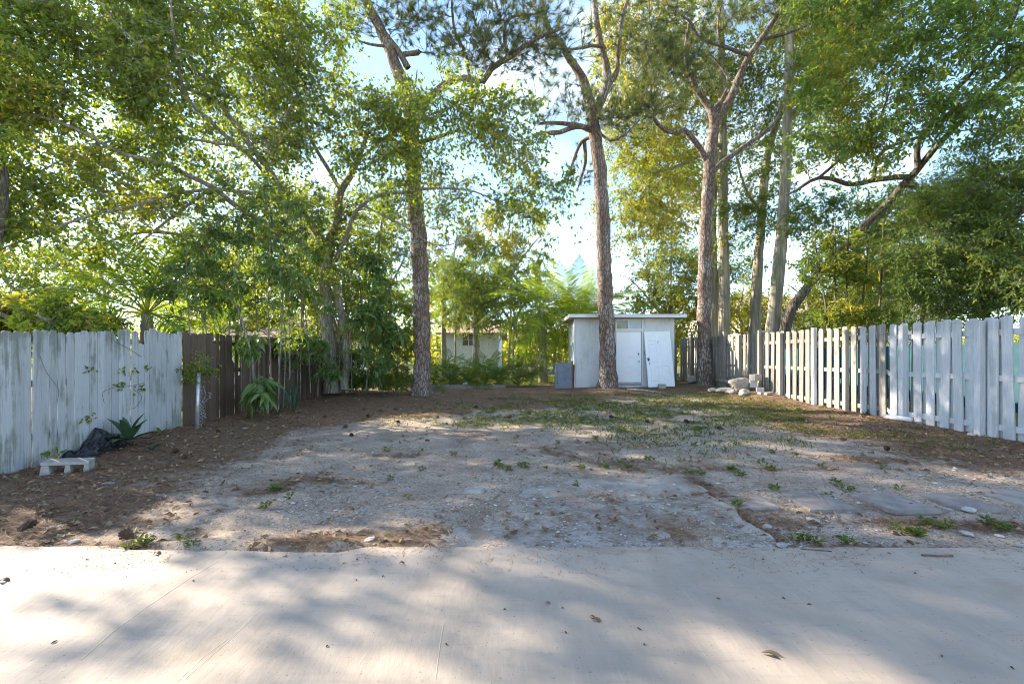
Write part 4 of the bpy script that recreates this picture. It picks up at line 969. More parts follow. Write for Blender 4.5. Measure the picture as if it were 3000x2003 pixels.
for l in LB[2:]: l[:, 3] *= .72
for k in range(10):   # aerial roots round the trunk
    x = 985 + random.uniform(-35, 60); d = 15.1 + random.uniform(-.5, .3)
    LB.append(limb([(x + random.uniform(-15, 15), 1150, d, .025), (x, 1080, d, .02), (x - random.uniform(0, 20), 990, d, .018), (965, 880, 15, .015)], .2, .04))
tree('spreading_tree', 'huge spreading tree with aerial roots and long bare limbs above the left fence', 'tree', B, LB, [
    ('b', -120, 500, -60, 300, 8.8, 10.5, 290), ('b', 400, 900, -60, 300, 10, 12.5, 250), ('b', 750, 1050, -40, 480, 11.8, 13.2, 150), ('b', 1050, 1230, 260, 480, 12.6, 13.6, 45), ('b', -100, 420, 300, 480, 9, 10.6, 85), ('b', -150, 330, 480, 720, 8.8, 10, 100),
    ('b', 380, 900, 300, 620, 10.5, 13.5, 170), ('b', 700, 1060, 560, 820, 13, 15, 110), ('b', 280, 720, 600, 780, 10.5, 12.3, 40),
    (1340, 310, 12.5, 190, 110, 1.0, 60), (1500, 400, 12.4, 120, 140, .9, 40), (1180, 500, 13, 200, 120, 1.0, 45), (1500, 560, 12.6, 160, 120, .8, 26), (1340, 570, 12.8, 150, 110, .8, 20), (1130, 360, 12.8, 170, 90, 1., 30), (1640, 560, 12.4, 80, 70, .5, 5)],
    'bright', 'greybark', .112, 8, 6, .55, .45, .55, bare=[(350, 600, 10.5, 330, 130, 1.2, 46), (480, 800, 10.6, 260, 110, .8, 26), (780, 560, 12.5, 250, 150, 1.2, 30), (1300, 600, 12.8, 230, 110, .8, 26), (1250, 760, 13, 150, 70, .6, 8), (600, 300, 10.5, 300, 160, 1.2, 30), (950, 300, 12.6, 200, 200, 1, 22)])

# ------------------------------------------------------------------ pines
B = gb_(1235, 1157, 14.6)
PA = [limb(x, .2, .02) for x in (
    [(1235, 1175, 14.6, .50), (1235, 1148, 14.6, .36), (1237, 1080, 14.6, .275), (1236, 960, 14.6, .265), (1232, 800, 14.6, .26), (1225, 690, 14.7, .26), (1213, 560, 14.8, .255), (1207, 440, 14.9, .24), (1205, 360, 15, .23), (1190, 290, 15, .22), (1170, 220, 15, .20), (1130, 120, 15, .18), (1085, 30, 15, .16), (1050, -60, 15, .13)],
    [(1207, 400, 14.9, .16), (1240, 310, 14.8, .12), (1300, 250, 14.6, .11), (1360, 228, 14.5, .10), (1415, 240, 14.4, .09), (1440, 200, 14.3, .085), (1490, 170, 14.2, .08), (1560, 120, 14, .06), (1650, 80, 13.8, .04)],
    [(1490, 175, 14.2, .06), (1478, 90, 14.2, .055), (1500, 50, 14.2, .05), (1600, 40, 14, .03)],
    [(1376, 235, 14.5, .06), (1365, 160, 14.6, .05), (1335, 100, 14.7, .045), (1325, 30, 14.8, .04), (1322, -60, 14.8, .02)],
    [(1195, 200, 15, .11), (1160, 140, 14.9, .09), (1100, 60, 14.8, .08), (1070, -30, 14.7, .06)],
    [(1180, 160, 15, .08), (1225, 155, 14.8, .085), (1225, 150, 14.8, .07)],
    [(1210, 350, 14.9, .06), (1205, 290, 14.7, .05), (1218, 240, 14.7, .025), (1222, 205, 14.7, .015)],
    [(1160, 135, 15, .05), (1080, 130, 14.8, .04), (1030, 110, 14.7, .02)],
    [(1220, 420, 14.9, .08), (1290, 400, 14.7, .06), (1350, 380, 14.6, .03)],
    [(1205, 430, 14.9, .08), (1130, 410, 14.8, .06), (1060, 400, 14.8, .02)],
)]
pine('pine_tree', 'tall pine with thick reddish trunk nearest the brown fence, leaning top', B, PA, [(1240, 70, 14.6, 180, 90, 1.2, 30), (1480, 80, 14, 170, 90, 1.2, 42), (1300, 150, 14.5, 120, 70, 1, 16), (1090, 20, 14.8, 150, 60, 1.2, 22), (1420, 160, 14.3, 60, 50, .8, 10), (1560, 170, 14, 100, 60, .8, 12), (1360, -40, 14.2, 250, 60, 1.2, 22)])
B = gb_(1780, 1135, 16.1)
PB = [limb(x, .2, .02) for x in (
    [(1781, 1150, 16.1, .52), (1781, 1124, 16.1, .36), (1780, 1060, 16.1, .29), (1777, 940, 16.1, .27), (1770, 780, 16.1, .255), (1766, 640, 16.1, .24), (1757, 500, 16.1, .225), (1745, 410, 16.1, .215), (1738, 350, 16.1, .21), (1725, 290, 16.1, .17), (1705, 230, 16, .15), (1680, 190, 15.9, .13), (1640, 125, 15.7, .11), (1600, 70, 15.5, .09), (1585, -30, 15.4, .06)],
    [(1740, 340, 16.1, .16), (1765, 285, 16.1, .14), (1782, 230, 16.1, .13), (1765, 150, 16.1, .115), (1750, 80, 16.1, .10), (1742, 0, 16.1, .09), (1738, -80, 16.1, .06)],
    [(1775, 255, 16.1, .10), (1806, 215, 16.1, .09), (1810, 160, 16.1, .085), (1822, 60, 16.1, .07), (1842, -10, 16.1, .055)],
    [(1740, 385, 16.1, .09), (1690, 370, 15.8, .085), (1640, 388, 15.5, .08), (1580, 392, 15.2, .06), (1560, 405, 15.0, .03)],
    [(1738, 378, 16.2, .08), (1660, 362, 16, .075), (1580, 362, 15.8, .05)],
    [(1735, 400, 16.1, .07), (1705, 415, 16.4, .06), (1680, 470, 16.6, .05), (1660, 540, 16.8, .03)],
    [(1712, 415, 16.4, .07), (1714, 480, 16.6, .06), (1690, 560, 16.8, .02)],
    [(1750, 385, 15.9, .05), (1790, 412, 15.6, .04), (1830, 395, 15.4, .035), (1880, 345, 15.2, .02)],
    [(1772, 140, 16.1, .06), (1740, 135, 15.8, .05), (1660, 145, 15.4, .04), (1560, 130, 15, .02)],
)]
pine('pine_tree', 'tall pine with forked bare top standing right in front of the shed', B, PB, [(1560, 90, 15.3, 130, 90, 1.2, 26), (1640, 190, 15.6, 110, 60, 1, 12), (1700, 330, 15.6, 90, 50, .8, 12), (1590, 330, 15.2, 70, 60, .8, 7), (1830, 360, 15.4, 90, 40, .8, 9), (1780, 60, 16, 60, 60, .8, 5), (1690, 500, 16.7, 60, 60, .6, 5)])
B = gb_(2065, 1132, 16.6)
PC = [limb(x, .2, .02) for x in (
    [(2066, 1150, 16.6, .46), (2066, 1118, 16.6, .31), (2064, 1040, 16.6, .25), (2063, 900, 16.6, .235), (2066, 740, 16.6, .225), (2072, 600, 16.6, .21), (2080, 480, 16.6, .20), (2090, 390, 16.6, .19), (2100, 340, 16.6, .15), (2135, 300, 16.4, .14), (2165, 230, 16.2, .125), (2195, 165, 16, .11), (2235, 110, 15.8, .095), (2290, 20, 15.6, .08), (2330, -60, 15.4, .06)],
    [(2090, 390, 16.6, .15), (2085, 330, 16.6, .13), (2060, 290, 16.6, .11), (2030, 240, 16.4, .10), (2010, 160, 16.2, .08), (2020, 60, 16, .05)],
    [(2085, 325, 16.6, .07), (2110, 300, 16.5, .06), (2135, 240, 16.5, .05), (2110, 190, 16.4, .045), (2070, 150, 16.2, .02)],
    [(2072, 470, 16.6, .11), (2040, 420, 16.4, .10), (2005, 380, 16.2, .09), (1985, 390, 16.0, .09), (1940, 375, 15.8, .075), (1915, 345, 15.6, .06), (1920, 300, 15.5, .02)],
    [(2080, 520, 16.6, .10), (2110, 480, 16.8, .085), (2180, 430, 17, .08), (2250, 380, 17.2, .07), (2280, 340, 17.2, .045), (2290, 310, 17.2, .02)],
    [(2200, 165, 16, .07), (2130, 140, 15.6, .06), (2050, 110, 15.2, .05), (2020, 60, 15, .04), (1980, 40, 14.9, .02)],
    [(2235, 115, 15.8, .06), (2300, 100, 15.6, .05), (2380, 70, 15.4, .02)],
    [(2110, 140, 15.6, .04), (2105, 60, 15.4, .03), (2125, -30, 15.4, .02)],
)]
pine('pine_tree', 'tall pine with forking crown standing beside the bare fence corner', B, PC, [(1950, 195, 15.6, 130, 40, 1, 30), (1900, 310, 15.5, 110, 60, .9, 20), (1980, 60, 15.2, 150, 70, 1.2, 28), (2160, 40, 15.4, 130, 60, 1, 20), (2040, 250, 16, 60, 50, .8, 6), (1840, 330, 15.4, 60, 50, .8, 6), (2300, 30, 15.5, 100, 50, .9, 10), (1880, 140, 15.4, 80, 50, .8, 8)])

# ------------------------------------------------------------------ tall pale trees behind the fence
def pale(label, px, d, pts, blobs, leaf='yellow', **kw):
    b = gb_(px, 1090, d); b = (b[0], b[1], gd(b[0], b[1]))
    return tree('tall_tree', label, 'tree', b, [limb(p, .3, .02) for p in pts], blobs, leaf, 'palebark', group='tall smooth barked trees behind the fence', **kw)
pale('straight tall tree with pale sunlit trunk just right of the third pine', 2118, 21, [[(2120, 1100, 21, .30), (2122, 900, 21, .25), (2118, 600, 21, .215), (2115, 300, 21, .18), (2110, 0, 21, .14), (2105, -150, 21, .1)], [(2115, 420, 21, .1), (2000, 480, 20.5, .07), (1870, 520, 20, .03)], [(2112, 200, 21, .1), (1990, 120, 20.5, .06), (1880, 60, 20, .03)]],
     [(1900, 300, 20.5, 190, 230, 1.8, 190), (2080, 150, 21, 190, 180, 1.6, 110), (1900, 620, 20.2, 160, 160, 1.5, 80), (1870, 60, 20, 160, 110, 1.5, 70)], size=.125, tw=11, lv=8, tl=.7)
pale('tall tree with mottled trunk standing second behind the bare fence', 2212, 21.5, [[(2208, 1100, 21.5, .30), (2214, 900, 21.5, .24), (2226, 700, 21.5, .2), (2245, 480, 21.5, .17), (2272, 370, 21.5, .14), (2310, 250, 21.5, .1), (2340, 60, 21.5, .06)], [(2226, 620, 21.5, .08), (2180, 540, 21, .05), (2150, 430, 21, .03)]],
     [(2190, 560, 21, 130, 170, 1.3, 80), (2230, 300, 21.5, 180, 190, 1.5, 110), (2420, 150, 21, 180, 160, 1.5, 80)], 'mid', size=.125, tw=11, lv=8, tl=.7)
pale('tall tree with the smoothest pinkish trunk, forked at the top', 2268, 18.5, [[(2255, 1100, 18.5, .30), (2265, 950, 18.5, .26), (2285, 750, 18.5, .225), (2300, 550, 18.5, .2), (2308, 350, 18.5, .18), (2312, 150, 18.5, .16), (2318, 80, 18.5, .15), (2350, 20, 18.5, .11), (2400, -60, 18.5, .08)], [(2316, 95, 18.5, .11), (2300, 20, 18.5, .09), (2285, -80, 18.5, .06)], [(2302, 420, 18.5, .07), (2380, 350, 18, .05), (2470, 290, 17.6, .03)]],
     [(2400, 230, 18, 130, 130, 1.3, 60), (2330, 40, 18.4, 170, 70, 1.3, 45), (2480, 80, 17.6, 160, 120, 1.3, 60)], 'yellow', size=.115, tw=10, lv=8, tl=.6)
pale('slim green mossy trunk half hidden behind the third pine', 2092, 22, [[(2090, 1100, 22, .26), (2092, 850, 22, .19), (2088, 650, 22, .16), (2095, 450, 22, .12), (2080, 250, 22, .08)]],
     [(2000, 760, 22, 110, 100, 1.3, 30), (2000, 480, 22, 100, 120, 1.3, 30), (2140, 780, 22.5, 80, 120, 1.3, 24)], 'mid', size=.125, tw=10, lv=8, tl=.7)

# leaning tree on the right
B = gb_(2295, 1090, 18.2)
tree('leaning_tree', 'dark tree with a long trunk leaning right over the painted fence', 'tree', B, [limb(x, .25, .03) for x in (
    [(2280, 1100, 18.2, .24), (2310, 930, 18, .19), (2400, 800, 17.2, .155), (2520, 680, 16.2, .135), (2650, 540, 15, .115), (2700, 480, 14.6, .10), (2790, 380, 13.6, .08), (2900, 270, 12.6, .06), (3010, 170, 11.8, .06), (3120, 80, 11, .04)],
    [(2670, 520, 14.9, .1), (2600, 520, 14.8, .085), (2500, 540, 14.8, .075), (2400, 520, 14.6, .06), (2330, 560, 14.6, .04), (2300, 570, 14.6, .02)],
    [(2560, 530, 14.8, .06), (2572, 460, 14.6, .055), (2620, 425, 14.4, .045), (2720, 395, 14, .03), (2850, 380, 13.5, .015)],
    [(2690, 490, 14.6, .09), (2690, 420, 14.4, .08), (2770, 300, 13.8, .065), (2860, 200, 13, .05), (2960, 80, 12.2, .035), (3000, -40, 12, .02)],
    [(2400, 520, 14.6, .05), (2480, 450, 14.2, .04), (2560, 380, 13.8, .03), (2620, 230, 13.2, .02)],
    [(2640, 545, 15, .06), (2760, 560, 14.5, .045), (2860, 620, 14, .025)],
)], [('b', 2330, 3080, -60, 430, 14.2, 11.6, 330), (2480, 440, 14.2, 170, 100, 1.2, 40), (2420, 640, 18.6, 170, 130, .8, 50), (2560, 640, 18.2, 130, 110, .8, 30)],
    'deep', 'darkbark', .135, 10, 7, .55, .5, .42)
# dense evergreen bank over the painted fence
tree('evergreen_tree', 'dense dark evergreen tree overhanging the painted fence at the far right', 'tree', gb_(2900, 1100, 11.5), [limb(x, .25, .03) for x in (
    [(2880, 1100, 12.4, .09), (2890, 900, 12.4, .08), (2900, 700, 12.3, .065), (2930, 560, 12.2, .05), (2960, 480, 12.2, .02)],
    [(2895, 800, 12.4, .05), (2780, 700, 12.3, .04), (2700, 640, 12.2, .02)], [(2895, 860, 12.4, .05), (2760, 830, 12.3, .035), (2650, 850, 12.3, .02)], [(2900, 700, 12.3, .05), (3020, 600, 11, .05), (3120, 540, 10.6, .03)])],
    [('b', 2600, 3080, 560, 930, 12.6, 11.4, 120), (2890, 640, 12.0, 220, 180, 1.4, 90), (2820, 820, 12.2, 190, 110, 1.3, 80), (3020, 800, 11, 130, 150, 1.2, 60), (2990, 460, 11.4, 150, 120, 1.2, 50)], 'mid', 'darkbark', .10, 12, 10, .5, .5, .34)
tree('evergreen_tree', 'lighter feathery evergreen behind the painted fence, left of the dense dark one', 'tree', gb_(2700, 1100, 17.8), [limb(x, .25, .03) for x in (
    [(2700, 1100, 17.8, .16), (2715, 900, 17.8, .13), (2740, 700, 17.8, .10), (2750, 550, 17.8, .06)], [(2712, 880, 17.8, .07), (2640, 800, 17.8, .05), (2560, 770, 17.8, .03)])],
    [(2720, 660, 17.9, 170, 150, 1.3, 80), (2620, 820, 17.9, 150, 100, 1.2, 60), (2800, 560, 17.9, 150, 120, 1.2, 50)], 'mid', 'darkbark', .115, 11, 9, .55, .5, .34)
# thin upright stems behind the fence
for k, (px, dx, d) in enumerate(((2430, -35, 14.5), (2447, 0, 14.2), (2478, 6, 14.2), (2520, 20, 14.6), (2575, 10, 14.0))):
    bushy('bamboo_clump', ['thin dark sapling leaning left behind the bare fence', 'thin upright sapling with a yellowish stem behind the fence', 'twin thin sapling close to the yellowish stem', 'slim sapling with feathery top behind the painted boards', 'slender stem standing deepest in the green behind the fence'][k], 'sapling', gb_(px, 1090, d),
          [[(px, 1100, d, .045), (px + dx * .3, 900, d, .035), (px + dx, 760, d, .025), (px + dx * 1.3, 640, d, .012)]], [(px + dx, 780, d, 70, 110, .6, 14), (px, 920, d, 50, 40, .5, 8)], .15, 8, 'yellow' if k in (1, 3) else 'mid', 'darkbark', .3, tl=.35, tw=7, big=False, group='thin saplings behind the right fence')

# ------------------------------------------------------------------ palms
palm('palm_tree', 'palm with drooping fronds and short trunk behind the timber kerb', gb_(1592, 1100, 19.6), 3.2, (-.12, 0), 2.9, 34, 'palm', 'palebark', .17, (75, -55), 76, .6, 'palms in the neighbouring gardens', 3)
palm('palm_tree', 'bright golden green palm rising behind the shed roof', gb_(1690, 1100, 21.6), 2.5, (.1, 0), 4.4, 24, 'palm', 'palebark', .10, (86, 30), 150, .85, 'palms in the neighbouring gardens', 4, .15)
palm('palm_tree', 'dark palm seen through leaves above the white house', gb_(1395, 1100, 24), 4.4, (0, .1), 3.0, 24, 'darkpalm', 'palebark', .16, (72, -35), 70, .6, 'palms in the neighbouring gardens', 5)
palm('palm_tree', 'bright palm with upright fronds behind the white fence', gb_(425, 1100, 10.4), 2.35, (.05, 0), 2.6, 22, 'palm', 'palebark', .12, (86, -15), 90, .55, 'palms in the neighbouring gardens', 6)
palm('palm_tree', 'shaggy palm with frayed trunk behind the start of the brown fence', gb_(648, 1100, 13.5), 2.0, (0, 0), 1.9, 18, 'darkpalm', 'greybark', .19, (70, -40), 60, .5, 'palms in the neighbouring gardens', 7)
palm('palm_tree', 'low fan of palm fronds over the shed roof, beside the middle pine', gb_(1850, 1100, 20.6), 1.9, (0, 0), 1.5, 11, 'palm', 'palebark', .08, (75, 5), 50, .4, 'palms in the neighbouring gardens', 8)
palm('palm_tree', 'small bright palm low behind the broken white pickets', gb_(545, 1100, 14.5), 1.3, (0, 0), 1.7, 13, 'palm', 'palebark', .09, (75, 5), 56, .45, 'palms in the neighbouring gardens', 9)
palm('palm_tree', 'feathery pale palm far right of the big left tree', gb_(1300, 1100, 23), 4.2, (0, 0), 3.0, 18, 'palm', 'palebark', .12, (80, 0), 64, .5, 'palms in the neighbouring gardens', 10)
# arching dark fronds in the bed behind the kerb
for k, (px, d, ln, nf, lb) in enumerate(((1272, 18.0, 1.7, 13, 'dark arching fern palm right beside the left pine'), (1325, 18.2, 1.9, 14, 'arching fern palm in front of the white house wall, left of its window'), (1372, 18.0, 1.6, 13, 'arching fern palm straight below the house window'), (1418, 18.3, 2.0, 14, 'tall arching fern palm just right of the house window'), (1465, 18.2, 1.8, 13, 'arching fern palm behind the middle of the kerb’s right half'), (1515, 18.3, 1.6, 12, 'small arching fern palm at the right end of the kerb'))):
    palm('fern_palm', lb, gb_(px, 1100, d), .05, (0, 0), ln, nf, 'darkpalm', 'greybark', .05, (82, 25), 56, .42, 'fern palms in the kerbed bed', 20 + k, .12)

# ------------------------------------------------------------------ background trees and shrubs
def bgtree(name, label, px, d, top, rx, leaf, n, size=.16, cat='tree', trunk=True, lo=1040, group='trees in the gardens beyond', bk='greybark', tw=10, lv=8, tl=.7):
    b = gb_(px, 1095, d); cy = (top + lo) / 2; ry = (lo - top) / 2
    lim = [limb([(px, 1105, d, .07), (px + 8, cy + ry * .4, d, .06), (px - 6, cy, d, .05), (px + 10, top + ry * .3, d, .04)], .3, .05)]
    for s in (-1, 1): lim.append(limb([(px, cy + ry * .5, d, .08), (px + s * rx * .4, cy, d + s * .4, .05), (px + s * rx * .7, cy - ry * .3, d + s * .6, .02)], .3, .05))
    return tree(name, label, cat, b, lim, [(px, cy, d, rx, ry, rx / F * d * .7, n)], leaf, bk, size, tw, lv, tl, .4, .5, group=group)
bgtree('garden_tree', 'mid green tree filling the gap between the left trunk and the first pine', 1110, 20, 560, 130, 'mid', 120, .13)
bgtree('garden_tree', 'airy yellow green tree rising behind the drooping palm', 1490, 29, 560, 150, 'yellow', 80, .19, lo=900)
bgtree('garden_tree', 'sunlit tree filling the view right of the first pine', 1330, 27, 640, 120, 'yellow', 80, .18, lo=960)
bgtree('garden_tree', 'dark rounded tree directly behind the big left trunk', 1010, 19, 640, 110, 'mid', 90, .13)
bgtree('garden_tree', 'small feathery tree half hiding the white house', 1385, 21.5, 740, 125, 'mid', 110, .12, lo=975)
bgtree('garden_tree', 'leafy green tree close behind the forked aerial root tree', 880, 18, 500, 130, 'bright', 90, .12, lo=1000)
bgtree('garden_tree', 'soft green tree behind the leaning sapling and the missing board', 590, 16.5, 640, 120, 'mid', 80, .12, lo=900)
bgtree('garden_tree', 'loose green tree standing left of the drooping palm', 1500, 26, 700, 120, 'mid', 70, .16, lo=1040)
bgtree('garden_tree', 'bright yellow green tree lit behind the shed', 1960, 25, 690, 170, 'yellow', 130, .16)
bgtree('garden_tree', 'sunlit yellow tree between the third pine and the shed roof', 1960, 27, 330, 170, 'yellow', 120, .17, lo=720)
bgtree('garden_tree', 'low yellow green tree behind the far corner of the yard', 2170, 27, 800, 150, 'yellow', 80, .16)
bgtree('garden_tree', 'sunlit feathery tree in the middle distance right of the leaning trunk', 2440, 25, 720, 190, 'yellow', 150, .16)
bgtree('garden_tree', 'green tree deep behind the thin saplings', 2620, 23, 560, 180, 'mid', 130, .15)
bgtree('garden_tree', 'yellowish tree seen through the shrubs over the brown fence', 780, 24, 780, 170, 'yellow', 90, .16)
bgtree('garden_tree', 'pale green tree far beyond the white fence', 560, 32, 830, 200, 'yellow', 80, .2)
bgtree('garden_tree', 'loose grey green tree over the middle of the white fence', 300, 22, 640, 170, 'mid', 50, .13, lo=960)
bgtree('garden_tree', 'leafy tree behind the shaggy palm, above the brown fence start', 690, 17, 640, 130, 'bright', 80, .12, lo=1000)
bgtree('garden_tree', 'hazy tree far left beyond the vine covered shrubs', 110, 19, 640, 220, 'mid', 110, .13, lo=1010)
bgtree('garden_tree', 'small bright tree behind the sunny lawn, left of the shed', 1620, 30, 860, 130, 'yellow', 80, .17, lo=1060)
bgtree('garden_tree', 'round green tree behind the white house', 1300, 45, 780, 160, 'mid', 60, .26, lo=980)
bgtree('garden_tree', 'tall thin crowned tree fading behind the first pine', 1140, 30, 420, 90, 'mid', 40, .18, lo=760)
bgtree('shade_tree', 'spreading green tree at the far left edge of the view', -330, 13, 250, 330, 'bright', 110, .11, lo=1000)
tree('shade_tree', 'tree whose brown trunk crosses the left edge of the view', 'tree', gb_(-30, 1100, 8.6), [limb(x, .25, .03) for x in (
    [(-60, 1110, 8.6, .16), (-45, 900, 8.6, .14), (-20, 700, 8.6, .12), (5, 560, 8.6, .10), (-20, 430, 8.6, .09), (-120, 250, 8.4, .06), (-200, 60, 8.2, .03)],
    [(-20, 700, 8.6, .07), (-200, 560, 8, .05), (-420, 480, 7.2, .03)], [(-20, 430, 8.6, .06), (-260, 330, 7.6, .04), (-500, 300, 7, .02)])],
    [(-330, 420, 7.2, 260, 230, 1.6, 24), (-150, 160, 8, 200, 160, 1.2, 24), (-420, 700, 7, 160, 140, 1.2, 6)], 'bright', 'darkbark', .11, 10, 8, .5, group='trees in the gardens beyond')
bgtree('vine_shrub', 'vine smothered shrub with golden leaves at the left end of the fence', 60, 9.2, 855, 110, 'yellow', 50, .10, 'shrub', lo=1000, group='shrubs behind the white fence', tl=.3)
bgtree('vine_shrub', 'bright broad leaved vine spilling over the white fence', 190, 8.6, 880, 120, 'bright', 46, .13, 'shrub', lo=1000, group='shrubs behind the white fence', tl=.3)
bgtree('vine_shrub', 'dark clipped shrub just above the white fence, right of the bright vine', 275, 9.5, 905, 70, 'mid', 40, .07, 'shrub', lo=1000, group='shrubs behind the white fence', tl=.3)

# far tree line that reads as one mass
n = 1500; xx = rng.uniform(-75, 80, n); yy = rng.uniform(52, 80, n); zt = 2.5 + 3.2 * fbm(xx, yy * 0, 9, 140) + (rng.random(n) - .3) * 2
c = np.stack([xx, yy, .3 + rng.random(n) * zt], -1)
p = (c[:, None] + rng.normal(size=(n, 24, 3)) * np.array([.9, .9, .6])).reshape(-1, 3)
V, Fc = leaves(p, unit(rng.normal(size=p.shape)), unit(rng.normal(size=p.shape) + [0, 0, .8]), .5 + .3 * rng.random(len(p)), .34 + .1 * rng.random(len(p)))
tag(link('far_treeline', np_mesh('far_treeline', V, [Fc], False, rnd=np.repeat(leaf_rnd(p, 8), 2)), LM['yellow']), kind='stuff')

# ------------------------------------------------------------------ saplings and plants along the brown fence
bushy('sapling', 'sapling with long straight stem growing left of the tall aerial root tree', 'sapling', gb_(788, 1200, 10.6), [[(795, 1200, 10.6, .022), (792, 1050, 10.6, .02), (786, 900, 10.6, .018), (790, 700, 10.6, .015), (780, 560, 10.6, .008)]],
      [(780, 640, 10.6, 90, 110, .5, 9), (800, 820, 10.6, 60, 80, .4, 4)], .14, 7, tl=.3, group='saplings along the brown fence')
bushy('sapling', 'sapling with twin slim stems rising in front of the broken pickets', 'sapling', gb_(822, 1195, 10.4), [[(815, 1200, 10.4, .022), (818, 1080, 10.4, .019), (826, 940, 10.4, .016), (830, 760, 10.4, .008)], [(830, 1195, 10.5, .016), (836, 1020, 10.5, .013), (826, 860, 10.5, .008)]],
      [(840, 800, 10.4, 80, 100, .5, 8), (850, 640, 10.6, 60, 80, .4, 4)], .14, 7, tl=.3, group='saplings along the brown fence')
bushy('sapling', 'leaning sapling whose curved stem crosses the missing brown board', 'sapling', gb_(745, 1200, 10.1), [[(752, 1205, 10.1, .035), (738, 1050, 10.1, .03), (715, 960, 10.1, .027), (690, 890, 10.1, .022), (620, 780, 10.1, .015), (580, 700, 10, .008)]],
      [(590, 740, 10, 110, 100, .5, 8), (700, 830, 10.1, 70, 80, .4, 5), (490, 800, 10, 60, 110, .4, 5), (640, 900, 10.2, 60, 40, .4, 4)], .14, 7, tl=.3, group='saplings along the brown fence')
bushy('sapling', 'leafy sapling with drooping dark leaves before the aerial roots', 'sapling', gb_(930, 1150, 13.6), [[(930, 1160, 13.6, .03), (935, 1050, 13.6, .025), (925, 900, 13.6, .02), (900, 760, 13.6, .012)]],
      [(930, 1010, 13.5, 50, 50, .4, 9), (900, 850, 13.5, 80, 80, .5, 12), (880, 700, 13.4, 110, 80, .6, 12), (960, 1090, 13.4, 35, 35, .3, 4)], .17, 7, tl=.3, group='saplings along the brown fence')
bushy('sapling', 'leafy sapling with a large leaf cluster halfway to the first pine', 'sapling', gb_(1075, 1140, 14.6), [[(1072, 1145, 14.6, .03), (1080, 1050, 14.6, .025), (1062, 920, 14.6, .02), (1050, 760, 14.6, .012)]],
      [(1065, 915, 14.2, 45, 35, .3, 16), (1090, 800, 14.6, 70, 90, .5, 18), (1130, 960, 14.6, 70, 80, .5, 18), (1100, 1060, 14.4, 60, 50, .4, 14)], .18, 7, tl=.3, group='saplings along the brown fence')
bushy('leafy_shrub', 'low broad leaved shrub at the foot of the brown fence', 'shrub', gb_(770, 1195, 9.9), [[(770, 1200, 9.9, .02), (765, 1150, 9.9, .014), (770, 1110, 9.9, .01)], [(745, 1195, 9.9, .014), (735, 1140, 9.9, .008)]], [(780, 1130, 9.85, 32, 26, .25, 7), (735, 1145, 9.8, 20, 18, .2, 3)], .24, 5, droop=.8, tl=.14, tw=3)
bushy('leafy_shrub', 'dark glossy shrub hugging the brown fence beneath the missing board', 'shrub', gb_(735, 1010, 10.2), [[(735, 1190, 10.25, .014), (733, 1080, 10.25, .012), (735, 1000, 10.2, .009)]], [(735, 1010, 10.2, 24, 40, .2, 9)], .15, 6, droop=.8, tl=.14, tw=4)
bushy('leafy_shrub', 'thick glossy shrub creeping along the brown fence top', 'shrub', gb_(870, 1150, 12.6), [[(870, 1165, 12.6, .02), (870, 1040, 12.6, .015), (860, 1000, 12.6, .01)], [(870, 1040, 12.6, .012), (820, 1005, 12.2, .009)]], [(865, 1000, 12.5, 50, 26, .3, 10), (815, 1005, 12, 40, 16, .25, 5)], .16, 6, droop=.6, tl=.2, tw=4)
bushy('leafy_shrub', 'small dark shrub sprouting behind the metal post', 'shrub', gb_(583, 1270, 8.7), [[(583, 1268, 8.7, .012), (585, 1150, 8.7, .01), (578, 1060, 8.7, .006)]], [(582, 1082, 8.68, 40, 58, .18, 22)], .062, 7, 'mid', tl=.14, tw=5, big=False)
bushy('leafy_shrub', 'bare twiggy bush in front of the drooping palm, left of the grey board', 'shrub', gb_(1560, 1125, 17.8), [[(1555, 1128, 17.8, .03), (1568, 1080, 17.8, .02), (1590, 1030, 17.8, .012), (1615, 1010, 17.8, .006)], [(1560, 1120, 17.8, .02), (1540, 1060, 17.8, .012), (1525, 1020, 17.8, .006)], [(1575, 1070, 17.8, .015), (1560, 1010, 17.8, .006)]], [(1560, 1060, 17.8, 55, 40, .5, 26), (1540, 1100, 17.8, 30, 20, .4, 8)], .10, 5, 'mid', tl=.3, tw=6, big=False)
bushy('leafy_shrub', 'green shrub low behind the first pine at the kerb’s left end', 'shrub', gb_(1160, 1140, 15.4), [[(1160, 1145, 15.4, .03), (1165, 1050, 15.4, .02), (1150, 960, 15.4, .01)]], [(1165, 1010, 15.4, 60, 80, .5, 40), (1180, 1110, 15.2, 40, 30, .4, 14)], .13, 7, 'mid', tl=.3, tw=6, big=False)
bushy('leafy_shrub', 'dark tangle of leaves at the foot of the aerial root tree', 'shrub', gb_(1070, 1140, 15.6), [[(1070, 1148, 15.6, .03), (1080, 1090, 15.6, .02), (1060, 1040, 15.6, .01)]], [(1090, 1110, 15.6, 80, 30, .5, 26), (1040, 1060, 15.8, 50, 50, .4, 16)], .15, 7, 'deep', tl=.3, tw=6, big=False)
# hanging dead fronds and roots right of the big tree
hm = MB()
for k in range(46):
    x = random.uniform(1010, 1130); d = 15.7 + random.uniform(-.3, .8); y0 = random.uniform(960, 1060); r_ = random.uniform(.006, .014)
    S = limb([(x, y0, d, r_), (x + random.uniform(-12, 8), (y0 + 1140) / 2, d, r_), (x - random.uniform(0, 45), 1142, d - random.uniform(0, .5), r_ * .7)], .25, .05)
    V, Fq = tubes(S[None, :, :3], S[None, :, 3], 4); hm.add(V, [Fq])
tag(hm.build('hanging_roots', M['rustwood'], smooth=True), 'reddish curtain of hanging dried roots between the big tree and first pine', 'roots')

